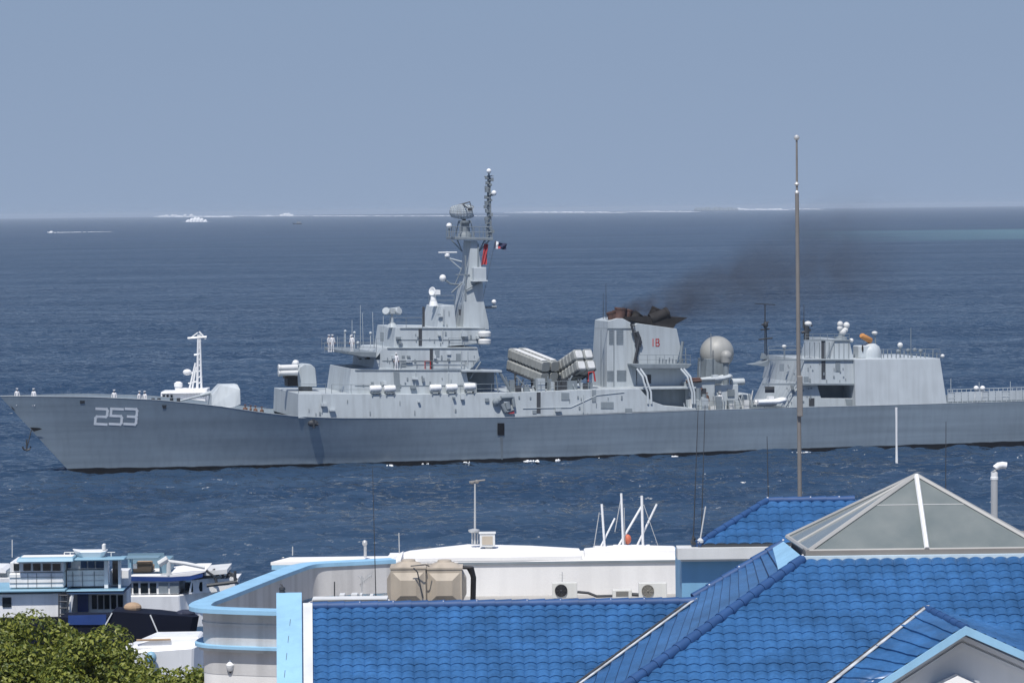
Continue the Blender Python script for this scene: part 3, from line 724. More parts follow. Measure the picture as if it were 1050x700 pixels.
# boat/crane equipment on the deckhouse side
mb = MB()
for a,b,r in (((508,412.5),(513,409),.22),((513,407.5),(525,406.8),.22),((525,406.8),(526.5,417),.18),((514,414),(518,422),.2),((518,422),(526,420),.16),((519,412),(521,419),.3)):
    mb.tube([F_A(*a)+Vector((0,-.25,0)), F_A(*b)+Vector((0,-.25,0))], r, 8)
mb.ell(F_A(508,412)+Vector((0,-.25,0)), .4, 10, 8); mb.build('boat_crane','panel_grey',ship)
mb = MB(); on_face(mb,F_A,521,420.5,526.5,423.6,out=.3); mb.build('fender','red_flag',ship)
doors('ladder', F_A, [(550.3,402,554.2,423.5)], 'dark_grey')
doors('vent', F_A, [(575.5,402.5,583.5,410),(616,412,629,418.5),(641,418.5,648,423.5),(607,399.5,611,412),(546,420.5,550,424)], 'panel_grey', .06)
mb = MB(); mb.tube([F_A(536,418.5)+Vector((0,-.05,0)),F_A(585,417.5)+Vector((0,-.05,0)),F_A(612,405)+Vector((0,-.05,0)),F_A(640,402)+Vector((0,-.05,0))],.035,5); mb.build('pipe','haze_grey',ship)

# ---- funnel
fb, F_F = block('funnel', [(606.8,400),(608.3,356),(610,329.5),(619.5,326.6),(625,326.8),(646.5,330.6),(651,351),(653,400)], 2.7, 0.05, far=True)
_, F_F2 = block('funnel_casing', [(651.5,374),(650.5,333),(654,331.4),(694,337),(698,356),(694,373.5)], 2.85, 0.01, 'haze_grey', fb)
block('platform', [(648.5,373),(648.5,375),(655,377.8),(705,377.8),(709.5,374),(709,373)], 4.3, 0.0, 'panel_grey', fb)
_, F_H = block('housing', [(653,377.5),(653,399),(703,399),(703,377.5)], 2.5, 0.0, 'haze_grey_pale', fb)
block('boat_deck', [(652,397.2),(652,399.4),(714,398.6),(714,396.6)], 5.3, 0.0, 'haze_grey')
doors('door', F_H, [(661,384,667.5,393)], 'dark_grey')
for r_ in ((624.5,338,629,353.5),(632,337,639,353.5),(622.5,380,629,391),(632.5,379.5,642,391)):
    mb = MB(); x0,y0,x1,y1 = r_; n = 9
    for i in range(n):
        ya = y0+(y1-y0)*i/n; on_face(mb,F_F,x0,ya,x1,ya+(y1-y0)/n*.6,out=.05)
    mb.build('louvre','panel_grey',fb)
mb = MB(); on_face(mb,F_F,609.5,336.2,648,337,out=.08); on_face(mb,F_F,616,338,616.7,396,out=.06); on_face(mb,F_F,629,337,629.7,396,out=.06); mb.build('seam','panel_grey',fb)
mb = MB(); seg(mb,(647,332),(652,350),-2.95,.12); rnd = random.Random(2)
for i in range(26):
    y = 332+i*1.7; x = 647.3+min(y-332,22)*.22+rnd.uniform(0,2.2); seg(mb,(x-1.2,y),(x+1.3,y+.4),-2.95,.07)
seg(mb,(656,345),(650,374),-3.05,.14); seg(mb,(653,340),(657,352),-3.0,.2); mb.box(SL(652,356,-3.1),SL(656,346,-2.6)); mb.build('ladder','dark_grey',fb)
mb = MB(); seg(mb,(700,350),(697,373),-3.0,.16); seg(mb,(703,357),(703,374),-4.15,.05)
for i in range(9): x = 676+i*3.4; seg(mb,(x,373.5),(x+.3,366.5+(i%3)),-4.1,.07)
rail_px(mb,[(655,373.5),(708,373.5)],-4.2,h=1.0,step=.9); mb.build('railing','panel_grey',fb)
for x0,x1,x2 in ((653,660,664),(656.5,663.5,667.5),(698,706,709.5),(701,709,712)):
    mb = MB(); mb.tube([SL(x0,378,-5.4),SL(x1-1,386,-5.9),SL(x1,391,-6.1),SL(x2,402,-6.3),SL(x2+.5,414,-6.4)],.11,8); mb.build('boat_davit','haze_grey_pale',ship,smooth=True)
# soot-black cowl and uptakes
mb = MB(); sprism(mb,[(622.5,327.3),(624,325.2),(650,324.6),(705,325.6),(693,332.3),(690,337.5),(650,331.8),(646,331)],2.2,.02,far=True); mb.build('cowl','soot',fb)
def uptake(p0, p1, v, r, m_):
    mb = MB(); a,b = SL(p0[0],p0[1],v), SL(p1[0],p1[1],v); d = b-a; mb.lathe(a,[(r,0),(r,d.length*.85),(r*1.08,d.length*.86),(r*1.08,d.length),(r*.85,d.length),(r*.8,d.length*.6)],18,axis=d); mb.build('exhaust_pipe',m_,fb,smooth=True)
uptake((629,328),(627,319.5),-1.4,.55,'rust'); uptake((635,328),(636.5,315.5),-1.6,.62,'rust'); uptake((641,328),(644,317),-1.2,.55,'rust')
uptake((634,328),(634,318),1.2,.6,'rust'); uptake((651,327),(655,321.5),-1.5,.55,'soot')
uptake((667,328),(685,320.8),-1.7,.62,'soot'); uptake((667,328),(685,320.8),1.0,.62,'soot'); uptake((668,328),(674,316.5),-.4,.6,'soot')
# red 18 on the casing
mb = MB()
def stroke18(p, q, w_=.9):
    a,b = Vector(p),Vector(q); d=(b-a).normalized(); n=Vector((-d.y,d.x))*w_/2; e=d*w_/2
    Q=[a-e+n,b+e+n,b+e-n,a-e-n]; P=[F_F2(c.x,c.y)+Vector((0,-.03,0)) for c in Q]; mb.add(P,[(0,1,2,3)])
stroke18((669.5,347.6),(669.5,354.6))
for a,b in (((672.6,347.6),(675.2,347.6)),((672.6,347.6),(672.6,354.6)),((675.2,347.6),(675.6,349.5)),((675.6,349.5),(674.9,351)),((672.6,351),(675,351)),((674.9,351),(676,352.5)),((676,352.5),(675.4,354.6)),((672.6,354.6),(675.4,354.6))): stroke18(a,b)
mb.build('funnel_number','red',fb)
mb = MB(); mb.tube([SL(621.5,327,-1),SL(621.3,290,-1)],.05,5,.02); mb.tube([SL(618.6,327,1),SL(618.6,300,1)],.04,5,.02); mb.build('whip_antenna','dark_grey',ship)

# ---- satellite radome and waist
block('radome_pedestal',[(723.5,398),(725,368),(745,368),(746,398)],1.5,0,'panel_grey')
mb = MB(); mb.ell(SL(735,361.8,0), 1.82, 36, 24); mb.lathe(SL(735,378.5,0),[(1.3,0),(1.35,.35),(1.2,.5)],24); rd = mb.build('radome','radome',ship,smooth=True); rd['label'] = 'large beige spherical radome'
mb = MB(); mb.ell(SL(744.6,364.8,-2.8), .60, 20, 14); mb.lathe(SL(744.3,371.5,-2.8),[(.5,0),(.55,.4),(.58,.7)],18); o = mb.build('radome','radome',ship,smooth=True); o['label']='small pale radome on a stub column'
mb = MB(); c=SL(744.3,371.5,-2.8); mb.tube([c,Vector((c.x,c.y,4.6))],.3,10); seg(mb,(717.5,392),(717.5,371),-2,.12); seg(mb,(729,366),(729,342),-2.4,.05); mb.build('radome_column','panel_grey',ship)
block('waist_house',[(703,423),(703,391.5),(733,390.5),(733,422)],4.0,.02,'haze_grey')
block('waist_house',[(733,422),(733,395),(757,394),(757,421)],3.4,.02,'haze_grey_pale')
block('waist_house',[(757,421),(760,405),(772,404),(772,420)],2.2,.0,'haze_grey')
_, F_W = None, lambda x,y: SL(x,y,-3.45)
doors('door',lambda x,y: SL(x,y,-4.0),[(714,398,724,408)],'dark_grey'); doors('door',F_W,[(746,399,753,406),(736.5,400,739.5,412)],'panel_grey')
rnd = random.Random(9)
for i in range(46):
    mb = MB(); x = rnd.uniform(703,772); p = SL(x,419.5-(x-703)*.02,rnd.uniform(-6,-4.6)); h = rnd.uniform(.3,1.9); s_ = rnd.uniform(.08,.4)
    if rnd.random()<.45: mb.box(p-Vector((s_,s_,.3)),p+Vector((s_,s_,h*.7)))
    else: mb.tube([p-Vector((0,0,.3)),p+Vector((rnd.uniform(-.5,.5),0,h))],.06,5)
    mb.build('deck_fitting', rnd.choice(('panel_grey','haze_grey','haze_grey','off_white')), ship)
mb = MB()
seg(mb,(716,398),(716,420),-5.2,.3); seg(mb,(722,404),(722,420),-5.2,.25); seg(mb,(703,390),(733,389),-4.1,.1)
mb.build('waist_post','panel_grey',ship)
mb = MB(); seg(mb,(704,391),(719,390),-4.3,.2); seg(mb,(707,388.5),(718,388.2),-4.3,.16); seg(mb,(714,404),(720,398),-5,.18); mb.build('hose_rack','rust',ship)
def rib(c, L_, hw, m_, tilt=0.0):
    """inflatable boat: a tube collar with a hull below"""
    mb = MB(); n=9; pts=[]
    for k in range(n): pts.append(Vector((c.x-L_/2+L_*.72*k/(n-1), c.y-hw, c.z+tilt*k/(n-1))))
    nose=[Vector((c.x+L_/2-.35+.35*math.cos(a), c.y+hw*math.sin(a), c.z+tilt+.15)) for a in (-1.2,-.6,0,.6,1.2)]
    pts2=[Vector((p.x,c.y+hw,p.z)) for p in reversed(pts)]
    mb.tube(pts+nose+pts2,.24,8)
    b=[Vector((c.x-L_/2,c.y-hw,c.z)),Vector((c.x-L_/2,c.y,c.z-.5)),Vector((c.x-L_/2,c.y+hw,c.z))]; e=[Vector((c.x+L_*.2,c.y-hw,c.z)),Vector((c.x+L_*.2,c.y,c.z-.45)),Vector((c.x+L_*.2,c.y+hw,c.z))]
    mb.loft(b,e); mb.box(c+Vector((-.3,-.3,0)),c+Vector((.3,.3,.55)))
    o = mb.build('inflatable_boat',m_,ship,smooth=True); return o
rib(SL(733,389.5,-3.2),3.4,.6,'haze_grey_pale',.2)['label']='small white inflatable boat under the radome'
mb = MB()
for x in (724,729): mb.lathe(SL(x,391,-3.4),[(.2,0),(.34,.08),(.34,.9),(.2,1.0)],12,axis=(1,0,.1))
mb.lathe(SL(749,391.5,-2.8),[(.2,0),(.36,.1),(.36,1.5),(.2,1.6)],12,axis=(1,0,0)); mb.build('life_raft','haze_grey_pale',ship,smooth=True)

# ---- aft superstructure and hangar
_, F_S1 = block('superstructure',[(770.5,421),(783,393.2),(838,394.2),(842,408),(877,408.3),(877,419)],5.7,.09, far=True)
block('superstructure',[(836,410),(836,394),(877,394),(877,410)],3.1,0,'panel_grey')
_, F_S2 = block('superstructure',[(781.5,394),(787,369),(876.5,368.3),(876.5,395)],5.95,.08, far=True)
_, F_S3 = block('superstructure',[(820.5,369),(826,348.6),(871,348.4),(875.5,369)],4.6,.09, far=True)
hg, F_HG = block('hangar',[(876.5,368.3),(964,367.3),(971.5,416.5),(877.5,420.5)],6.62,.07,'haze_grey_pale')
doors('door',F_S2,[(799.5,373,803.8,380.5),(824,386,829,391),(856.5,371,861.5,381)],'panel_grey')
doors('ladder',F_S3,[(842.3,349,846.3,368)],'dark_grey'); doors('ladder',F_S2,[(842.3,369.5,846.3,388.5)],'dark_grey')
doors('door',F_S1,[(784.5,396.2,794,402.5),(829.5,408,835,416)],'dark_grey'); doors('door',F_S1,[(868.5,409,876,417.5,-2)],'panel_grey')
doors('ladder',F_S1,[(812.5,395,815.5,404,-2)],'panel_grey')
mb = MB()
for x in range(825,872,5): on_face(mb,F_S3,x,351,x+.5,367,out=.06)
rnd=random.Random(8)
for i in range(22): m2=MB(); x=rnd.uniform(805,870); y=rnd.uniform(371,391); on_face(m2,F_S2,x,y,x+rnd.choice((.6,1.2)),y+rnd.uniform(1,4),out=.07); m2.build('wall_fitting','panel_grey',ship)
for i in range(12): m2=MB(); x=rnd.uniform(805,832); y=rnd.uniform(397,415); on_face(m2,F_S1,x,y,x+rnd.choice((.6,1.6)),y+rnd.uniform(1,4),out=.07); m2.build('wall_fitting','panel_grey',ship)
on_face(mb,F_S2,788,368.2,876,369.6,out=.18); on_face(mb,F_S2,782,393,876,394.6,out=.2); on_face(mb,F_S3,824,348.2,872,349.4,out=.15)
mb.build('wall_trim','panel_grey',ship)
mb = MB(); rail_px(mb,[(788,368.6),(822,368.6)],-5.4); mb.build('railing', 'panel_grey', ship)
mb = MB(); rail_px(mb,[(788,362),(822,361.5)],-4.5,h=.7); mb.build('railing', 'panel_grey', ship)
mb = MB(); rail_px(mb,[(826,348.4),(871,348.2)],-4.2,h=.6,step=.8); mb.build('railing', 'panel_grey', ship)
mb = MB(); rail_px(mb,[(904,367.8),(964,367.2)],-6.1); mb.build('railing', 'panel_grey', ship)
mb = MB(); rail_px(mb,[(770,419.5),(784,419.3)],-6.2); mb.build('railing', 'panel_grey', ship)
mb = MB(); rail_px(mb,[(714,421),(770,419.5)],-6.5); mb.build('railing', 'panel_grey', ship)
mb = MB(); mb.prism([SL(780,372.5,-5.3),SL(790,368.8,-5.3),SL(787,376,-5.3),SL(771,373.8,-5.3)],(0,2,0)); mb.prism([SL(782,368,-4.5),SL(783.5,362,-4.5),SL(790,368,-4.5)],(0,.8,0)); mb.build('bracket','panel_grey',ship)
c=SL(790,411.5,-6.25); o=rib(c,3.2,.55,'white_paint'); o['label']='white inflatable boat stowed against the aft deckhouse'
mb = MB(); mb.box(SL(774,414.5,-6.3),SL(797,412.8,-5.7)); mb.build('boat_cradle','off_white',ship)
# close-in gun turret with a tan muzzle cover
mb = MB(); mb.lathe(SL(892,368.5,-2.5),[(1.2,0),(1.22,.5),(1.18,1.0),(1.0,1.4),(.6,1.7),(.1,1.8)],24); cw=mb.build('gun_turret','haze_grey_pale',ship,smooth=True); cw['label']='rounded close range gun turret on the hangar roof'
mb = MB(); mb.box(SL(880.5,367.5,-3.4),SL(886,353.5,-1.7)); mb.build('cheek','haze_grey_pale',cw,bevel=.1)
mb = MB(); mb.lathe(SL(893,349.5,-2.7),[(.25,0),(.33,.1),(.30,1.4),(.22,1.55)],14,axis=SL(878.5,341.2,-3.4)-SL(893,349.5,-2.7)); mb.build('barrel','orange_cover',cw,smooth=True)
mb = MB(); mb.ell(SL(884.5,357,-3.45),(.1,.12,.4),8,8); mb.build('sight','black',cw)
# directors and aerials aft
mb = MB(); mb.lathe(SL(862.5,349,-2.5),[(.7,0),(.6,.35),(.3,.5),(.28,.9)],14); mb.build('director_base','panel_grey',ship,smooth=True)
mb = MB()
for x,y,r in ((861.5,332.3,.33),(861.3,336.5,.32),(868,333.5,.36),(867,338,.3),(864,340.5,.4)): mb.ell(SL(x,y,-2.6),r,12,8)
mb.build('fire_control_radar','off_white',ship,smooth=True)
mb = MB(); seg(mb,(827,349),(827,334),-3,.3); seg(mb,(824,336),(824,328),-3,.1); seg(mb,(824.3,336),(824.3,312),-3,.035); seg(mb,(822,341),(831,338),-3,.15); seg(mb,(828,332),(833,334),-3,.1); mb.build('aerial_post','dark_grey',ship)
for x,y,v,r_ in ((828.6,332,-3,(.42,.42,.3)),(896.8,341.3,-2,(.34,.3,.2)),(804,355.3,-3,(.26,.26,.2)),(923,353.8,-3,(.3,.3,.3)),(966.5,365,-5,(.22,.22,.22)),(873,349,-3,(.24,.24,.24))):
    mb = MB(); mb.ell(SL(x,y,v),r_,12,8); mb.build('antenna_dome','off_white',ship,smooth=True)
mb = MB(); seg(mb,(897,341),(899,368),-2,.06); seg(mb,(804,355),(804,368.6),-3,.05); seg(mb,(923,354),(923,368),-3,.08); seg(mb,(934,368),(934,336),-3,.04); rnd=random.Random(4)
for i in range(14): x=906+i*4.2; seg(mb,(x,368),(x+rnd.uniform(-.6,.6),rnd.uniform(357,364)),-4,.06)
for x,y in ((931,359),(938,358.5),(944,359.5),(921,360)): mb.ell(SL(x,y,-4),(.25,.2,.2),8,6)
mb.build('aerial_post','panel_grey',ship)
mb = MB(); seg(mb,(784.5,369),(784.5,312),1.5,.07,n=5); seg(mb,(786.5,369),(785.5,330),2.0,.05); seg(mb,(774,311),(795,312.5),1.5,.05); seg(mb,(778,348),(792,346.5),1.5,.09); seg(mb,(780,338),(789,337),1.5,.08); seg(mb,(781,333),(788,330),1.5,.09)
mb.ell(SL(785,333,1.5),(.3,.3,.35),8,6); mb.build('lattice_mast','dark_grey',ship)
# flight deck: edge nets, beacon lamps and stanchions
mb = MB(); rail_px(mb,[(972,413.5),(1052,411)],-6.35,h=1.15,step=.55,r=.03); mb.build('deck_net','haze_grey_pale',ship); mb = MB(); rail_px(mb,[(972,410),(1052,407.5)],5.8,h=1.15,step=.55,r=.03); mb.build('deck_net','haze_grey_pale',ship)
for a,b,v in (((975,412),(975,388),-4),((1004,412),(1004,392),3),((1036,410),(1036,391),3)):
    mb = MB(); seg(mb,a,b,v,.035); mb.build('whip_antenna','haze_grey_pale',ship)
def deck_edge_px(x): return 413.4-(x-972)*.03
mb = MB()
for x in range(972,1056,7): mb.add([SL(x,402.5-(x-972)*.028,-6.34),SL(x+6.3,402.3-(x-972)*.028,-6.34),SL(x+6.3,411.5-(x-972)*.028,-6.34),SL(x,411.7-(x-972)*.028,-6.34)],[(0,1,2,3)])
o = mb.build('net_panel','haze_grey_pale',ship); md=o.modifiers.new('thick','SOLIDIFY'); md.thickness=.03
for x in (1001,1007.5):
    mb = MB(); mb.ell(SL(x,398,-4.6),.29,14,10); lo=mb.build('antenna_dome','white_paint',ship,smooth=True)
    mb = MB(); seg(mb,(x,399),(x-2,411),-4.6,.09); seg(mb,(x,399),(x+1.5,411),-4.6,.09); mb.build('stand','off_white',lo)
# hull fittings: hawse plate, anchors, scuttle ports, rubbing lines
mb = MB(); hull_patch(mb,[(31,437.2),(41,437.8),(43.5,439),(35,441.5)],.25); mb.build('hawse_plate','black',ship)
an = MB(); p=hull_hit(33,438.5,.3); q=SL(27.4,459.5,p.y); an.tube([p,q],.06,6); an.tube([q+Vector((0,0,.9)),q+Vector((0,0,-.2))],.09,6); an.tube([q+Vector((-.42,0,.2)),q+Vector((-.3,0,-.08)),q+Vector((0,0,-.2)),q+Vector((.3,0,-.08)),q+Vector((.42,0,.2))],.11,6); an.build('anchor','dark_grey',ship)
mb = MB(); c=hull_hit(321,433.5,.05); mb.ell(c,(.55,.3,.35),12,8); mb.tube([c+Vector((-.3,-.1,0)),c+Vector((.5,-.1,-.15))],.14,6); mb.tube([c+Vector((0,-.2,.4)),c+Vector((.05,-.2,-.5))],.12,6); o=mb.build('anchor','dark_grey',ship); o['label']='stowed anchor on the hull side'
mb = MB(); hull_patch(mb,[(510,433.5),(517,433.5),(517,446),(510,446)],.05); mb.build('hull_port','black',ship)
mb = MB(); hull_patch(mb,[(512.5,446),(516,446),(515.5,471),(514,471)],.02,8); mb.build('stain','panel_grey',ship)
mb = MB(); hull_patch(mb,[(82,410.5),(87,410.5),(87,413.5),(82,413.5)],.04); hull_patch(mb,[(166,415),(171,415),(170,418.5),(167,418.5)],.04); hull_patch(mb,[(11,415.5),(14,418.5),(16,421),(13,419)],.04); mb.build('fairlead','dark_grey',ship)
mb = MB()
for x in (157,163,176,183): 
    c=SL(x,410.5,-2.0); mb.tube([c-Vector((0,0,1)),c+Vector((0,0,.25))],.18,8)
mb.build('bollard','dark_grey',ship)

# ------------------------------------------------------------------ sailors
def make_person(name, mats):
    """one continuous skinned body, about 1.75 m, standing with relaxed arms; cap and hair as children"""
    J=[((0,0,.95),.135),((0,0,1.15),.125),((0,0,1.38),.15),((0,0,1.50),.065),((0,-.01,1.56),.06),((0,0,1.65),.092),
       ((.17,0,1.42),.07),((.24,.0,1.14),.05),((.25,-.05,.90),.038),((.25,-.07,.80),.03),
       ((-.17,0,1.42),.07),((-.24,.0,1.14),.05),((-.25,-.05,.90),.038),((-.25,-.07,.80),.03),
       ((.09,0,.86),.095),((.10,-.01,.50),.065),((.105,.02,.10),.045),((.11,-.14,.04),.04),
       ((-.09,0,.86),.095),((-.10,-.01,.50),.065),((-.105,.02,.10),.045),((-.11,-.14,.04),.04)]
    E=[(0,1),(1,2),(2,3),(3,4),(4,5),(2,6),(6,7),(7,8),(8,9),(2,10),(10,11),(11,12),(12,13),(0,14),(14,15),(15,16),(16,17),(0,18),(18,19),(19,20),(20,21)]
    me=bpy.data.meshes.new(name); me.from_pydata([j[0] for j in J],E,[]); o=bpy.data.objects.new(name,me); COL.objects.link(o)
    md=o.modifiers.new('skin','SKIN')
    for i,j in enumerate(J): me.skin_vertices[0].data[i].radius=(j[1],j[1]*(.8 if i<3 else 1))
    me.skin_vertices[0].data[0].use_root=True
    o.modifiers.new('sub','SUBSURF').levels=1
    dg=bpy.context.evaluated_depsgraph_get(); me2=bpy.data.meshes.new_from_object(o.evaluated_get(dg)); o.modifiers.clear(); o.data=me2
    me2.materials.clear()
    for k in mats: me2.materials.append(M[k])
    for p in me2.polygons:
        z=p.center.z; p.material_index = 0 if (z>1.5 or (abs(p.center.x)>.2 and z<.98)) else (1 if z>.93 else 2)
        p.use_smooth=True
    mb=MB(); mb.lathe((0,0,1.69),[(.10,0),(.105,.03),(.14,.06),(.13,.09),(.02,.10)],14); mb.box((-.07,-.17,1.69),(.07,-.09,1.705)); mb.build('cap',mats[3],o,smooth=True)
    return o
sailor=make_person('person',['skin','white_cloth','white_cloth','white_cloth'])
crew=make_person('person',['skin','brown_cloth','navy_cloth','brown_cloth'])
used=set()
def place(proto,p,rz,label,group):
    o = proto if proto.name not in used else copy_tree(proto)
    used.add(o.name); o.location=ship_world(p); o.rotation_euler=(0,0,rz); tag(o,label,'person',group); return o
def deck_pt(px, py, v):
    p=SL(px,py,v); return Vector((p.x,v,zdeck(p.x)-deck_drop(p.x)+.004))
G1='sailors in white standing on the warship'
place(sailor,deck_pt(17.5,400,-.25),.4,'foremost sailor in white at the very tip of the warship bow',G1)
place(sailor,deck_pt(34.5,400,-.8),-.3,'sailor in white just behind the foremost one on the bow',G1)
place(sailor,deck_pt(117,402,-2),.1,'lone sailor in white above the 253 hull number',G1)
place(sailor,deck_pt(143,404,-2.6),.8,'left sailor of the pair standing right of the 253 number',G1)
place(sailor,deck_pt(148.5,404,-2.4),-.6,'right sailor of the pair standing right of the 253 number',G1)
G2='crew in brown behind the gun turret'
for i,(x,v,l) in enumerate(((251.5,-4.6,'crew member in brown closest to the gun turret'),(257,-5.0,'second crew member in brown behind the gun turret'),(262,-4.4,'third crew member in brown between turret and deckhouse'),(268.5,-5.2,'crew member in brown standing in front of the deckhouse end'))):
    place(crew,deck_pt(x,424,v),i*1.3,l,G2)
def floor_pt(px,py,v): return SL(px,py,v)
place(sailor,floor_pt(341,361,-4.9),.3,'sailor in white at the forward end of the bridge wing',G1)
place(sailor,floor_pt(361,361,-4.7),-.5,'sailor in white halfway along the bridge wing',G1)
place(sailor,floor_pt(337.5,361,-3.9),.9,'sailor in white in the corner of the bridge wing rail',G1)
place(sailor,floor_pt(406.5,379.4,-4.98),0,'sailor in white standing outside the bridge side wall',G1)
place(sailor,deck_pt(738.5,421,-5.0),.2,'sailor in white standing below the large round radome',G1)
place(crew,deck_pt(725,421.5,-5.0),.5,'crew member in brown left of the sailor below the radome',G2)

# ------------------------------------------------------------------ funnel smoke
def smoke():
    m=bpy.data.materials.new('smoke_plume'); m.use_nodes=True; t=m.node_tree; L=t.links.new
    t.nodes.remove(t.nodes['Principled BSDF']); v=t.nodes.new('ShaderNodeVolumePrincipled'); v.inputs['Color'].default_value=(.16,.13,.12,1); v.inputs['Anisotropy'].default_value=.2
    tc=t.nodes.new('ShaderNodeTexCoord'); sp=t.nodes.new('ShaderNodeSeparateXYZ'); L(tc.outputs['Object'],sp.inputs[0])
    n=t.nodes.new('ShaderNodeTexNoise'); n.inputs['Scale'].default_value=.20; n.inputs['Detail'].default_value=7; n.inputs['Roughness'].default_value=.62; n.inputs['Distortion'].default_value=1.2
    L(tc.outputs['Object'],n.inputs['Vector'])
    def mr(s,a,b,lo,hi,it='SMOOTHSTEP'):
        r=t.nodes.new('ShaderNodeMapRange'); r.interpolation_type=it
        for i,x in enumerate((a,b,lo,hi)): r.inputs[i+1].default_value=x
        L(s,r.inputs[0]); return r.outputs[0]
    def mm(op,a,b):
        q=t.nodes.new('ShaderNodeMath'); q.operation=op
        for i,x in enumerate((a,b)):
            if isinstance(x,(int,float)): q.inputs[i].default_value=x
            else: L(x,q.inputs[i])
        return q.outputs[0]
    # local x runs along the plume axis; the radius grows with x
    rad=mm('ADD',mm('MULTIPLY',sp.outputs['X'],.26),1.6)
    r2=mm('SQRT',mm('ADD',mm('POWER',sp.outputs['Y'],2.0),mm('POWER',sp.outputs['Z'],2.0)),0)
    edge=mr(mm('DIVIDE',r2,rad),.25,1.0,1,0)
    along=mm('DIVIDE',1.9,mm('ADD',1.0,mm('MULTIPLY',sp.outputs['X'],1.45)))
    d=mm('MULTIPLY',mm('MULTIPLY',edge,along),mr(n.outputs['Fac'],.30,.70,0.12,1.35))
    d=mm('MULTIPLY',d,mr(sp.outputs['X'],24,36,1,0))
    L(d,v.inputs['Density']); L(v.outputs[0],t.nodes['Material Output'].inputs['Volume']); M['smoke_plume']=m
    a=ship_world(SL(640,325,-.6)); b=ship_world(SL(850,268,1.5)); d_=b-a
    mb=MB(); LL=37.0; prof=[(1.6+.26*LL*i/12,LL*i/12) for i in range(13)]; mb.lathe((0,0,0),prof,20,axis=(1,0,0))
    o=mb.build('smoke','smoke_plume'); o.location=a; o.rotation_mode='QUATERNION'; o.rotation_quaternion=d_.to_track_quat('X','Z'); tag(o,kind='stuff')
    o['label']='thin brown smoke drifting from the warship funnel'; o['category']='smoke'
smoke()

# ------------------------------------------------------------------ white work boat behind the bow
def workboat():
    Y=362.0; o=empty('work_boat', (0,0,0)); p=at(205,410,Y); p.z=0; o.location=p
    def Lc(px,py,dy=0): return at(px,py,Y+dy)-p
    mb=MB(); z=Lc(205,410).z; dz=z
    pts=[(-9.5,0,dz+.2),(-6,-2.6,dz),(1.6,-3,dz-.2),(2.6,-2.4,dz-.1),(2.6,2.4,dz-.1),(1.6,3,dz-.2),(-6,2.6,dz)]
    mb.loft([Vector((x*.86,y*.8,-.8)) for x,y,z_ in pts],[Vector(q) for q in pts]); mb.build('hull','boat_white',o)
    mb=MB(); a,b=Lc(167,411),Lc(216,398.5); mb.box((a.x,-2.1,dz-.4),(Lc(212,400).x,2.1,Lc(190,400.5).z)); mb.box((Lc(182,405).x,-1.6,dz),(Lc(214,405).x,1.6,Lc(190,398).z)); mb.box((Lc(168,405).x,-2.5,Lc(190,402).z),(Lc(213,405).x,2.5,Lc(190,401).z)); mb.build('cabin','boat_white',o,bevel=.05)
    mb=MB()
    for x in (170,174,178): q=Lc(x,406); mb.box((q.x-.12,-2.16,q.z-.25),(q.x+.12,-2.05,q.z+.25))
    mb.build('window','glass_dark',o)
    mb=MB(); mb.tube([Lc(202.3,400),Lc(203.3,343)],.15,8,.12); mb.tube([Lc(206.7,400),Lc(205,343)],.13,8,.1)
    for i in range(9): y=394-i*6; mb.tube([Lc(202.5,y),Lc(206.3,y-3)],.07,5)
    mb.tube([Lc(192.5,347),Lc(212,345.5)],.16,6); mb.tube([Lc(204,340),Lc(211,347.5)],.12,6); mb.tube([Lc(195,347),Lc(203,341)],.08,5); mb.tube([Lc(199,364),Lc(204,363.5)],.14,6)
    mb.tube([Lc(194,400),Lc(200.5,372)],.12,6); mb.tube([Lc(197,400),Lc(201,376)],.1,6); mb.tube([Lc(193,393),Lc(202,391)],.08,5); mb.tube([Lc(195,383),Lc(203,380)],.1,5); mb.build('mast','white_paint',o)
    mb=MB(); mb.ell(Lc(192,381.5),(.5,.4,.35),14,10); mb.lathe(Lc(183,401),[(.4,0),(.4,.5),(.5,.55),(.48,.9),(.2,1.1)],14); mb.build('radar_dome','white_paint',o,smooth=True)
    tag(o,'white work boat with tall white mast behind the warship bow','boat')
workboat()
def speedboat_far():
    o=empty('speedboat',(0,0,0)); p=atz(52,238.6,0); o.location=p; s=1.0
    mb=MB(); n=[(-5,0,1.5),(-2,-1.3,1.3),(5,-1.5,1.0),(5,1.5,1.0),(-2,1.3,1.3)]; mb.loft([Vector((x*.85,y*.7,-.3)) for x,y,z in n],[Vector(q) for q in n]); mb.build('hull','boat_white',o)
    mb=MB(); mb.box((-1,-1.0,1.0),(2.6,1.0,2.4)); mb.build('cabin','boat_white',o,bevel=.15); tag(o,'small white speedboat racing along the far left sea','boat')
    mb=MB(); rnd=random.Random(1)
    q=atz(113,237.6,0); 
    for i in range(26):
        t_=i/25; c=p.lerp(q,t_); L_=(q-p).length/26; 
        if .45<t_<.62 and i%2: continue
        mb.ell(c+Vector((0,rnd.uniform(-2,2),.0)),(L_*rnd.uniform(.4,.8),rnd.uniform(1.5,5),.5*(1-t_)*rnd.uniform(.4,1.4)+.2),8,6)
    o=mb.build('foam','foam'); tag(o,kind='stuff')
speedboat_far()
def dark_boat():
    p=atz(305,230.0,0); o=empty('small_boat',p)
    mb=MB(); n=[(-11,0,3.0),(-6,-3,2.2),(10,-3,2.2),(10,3,2.2),(-6,3,2.2)]; mb.loft([Vector((x*.85,y*.7,-.3)) for x,y,z in n],[Vector(q) for q in n]); mb.build('hull','boat_navy',o)
    mb=MB(); mb.box((-2,-2,2),(7,2,5.5)); mb.build('cabin','panel_grey',o); mb=MB(); mb.tube([(0,0,5),(0,0,10)],.3,6); mb.build('mast','dark_grey',o); tag(o,'small dark boat below the horizon, left of the warship mast','boat')
dark_boat()
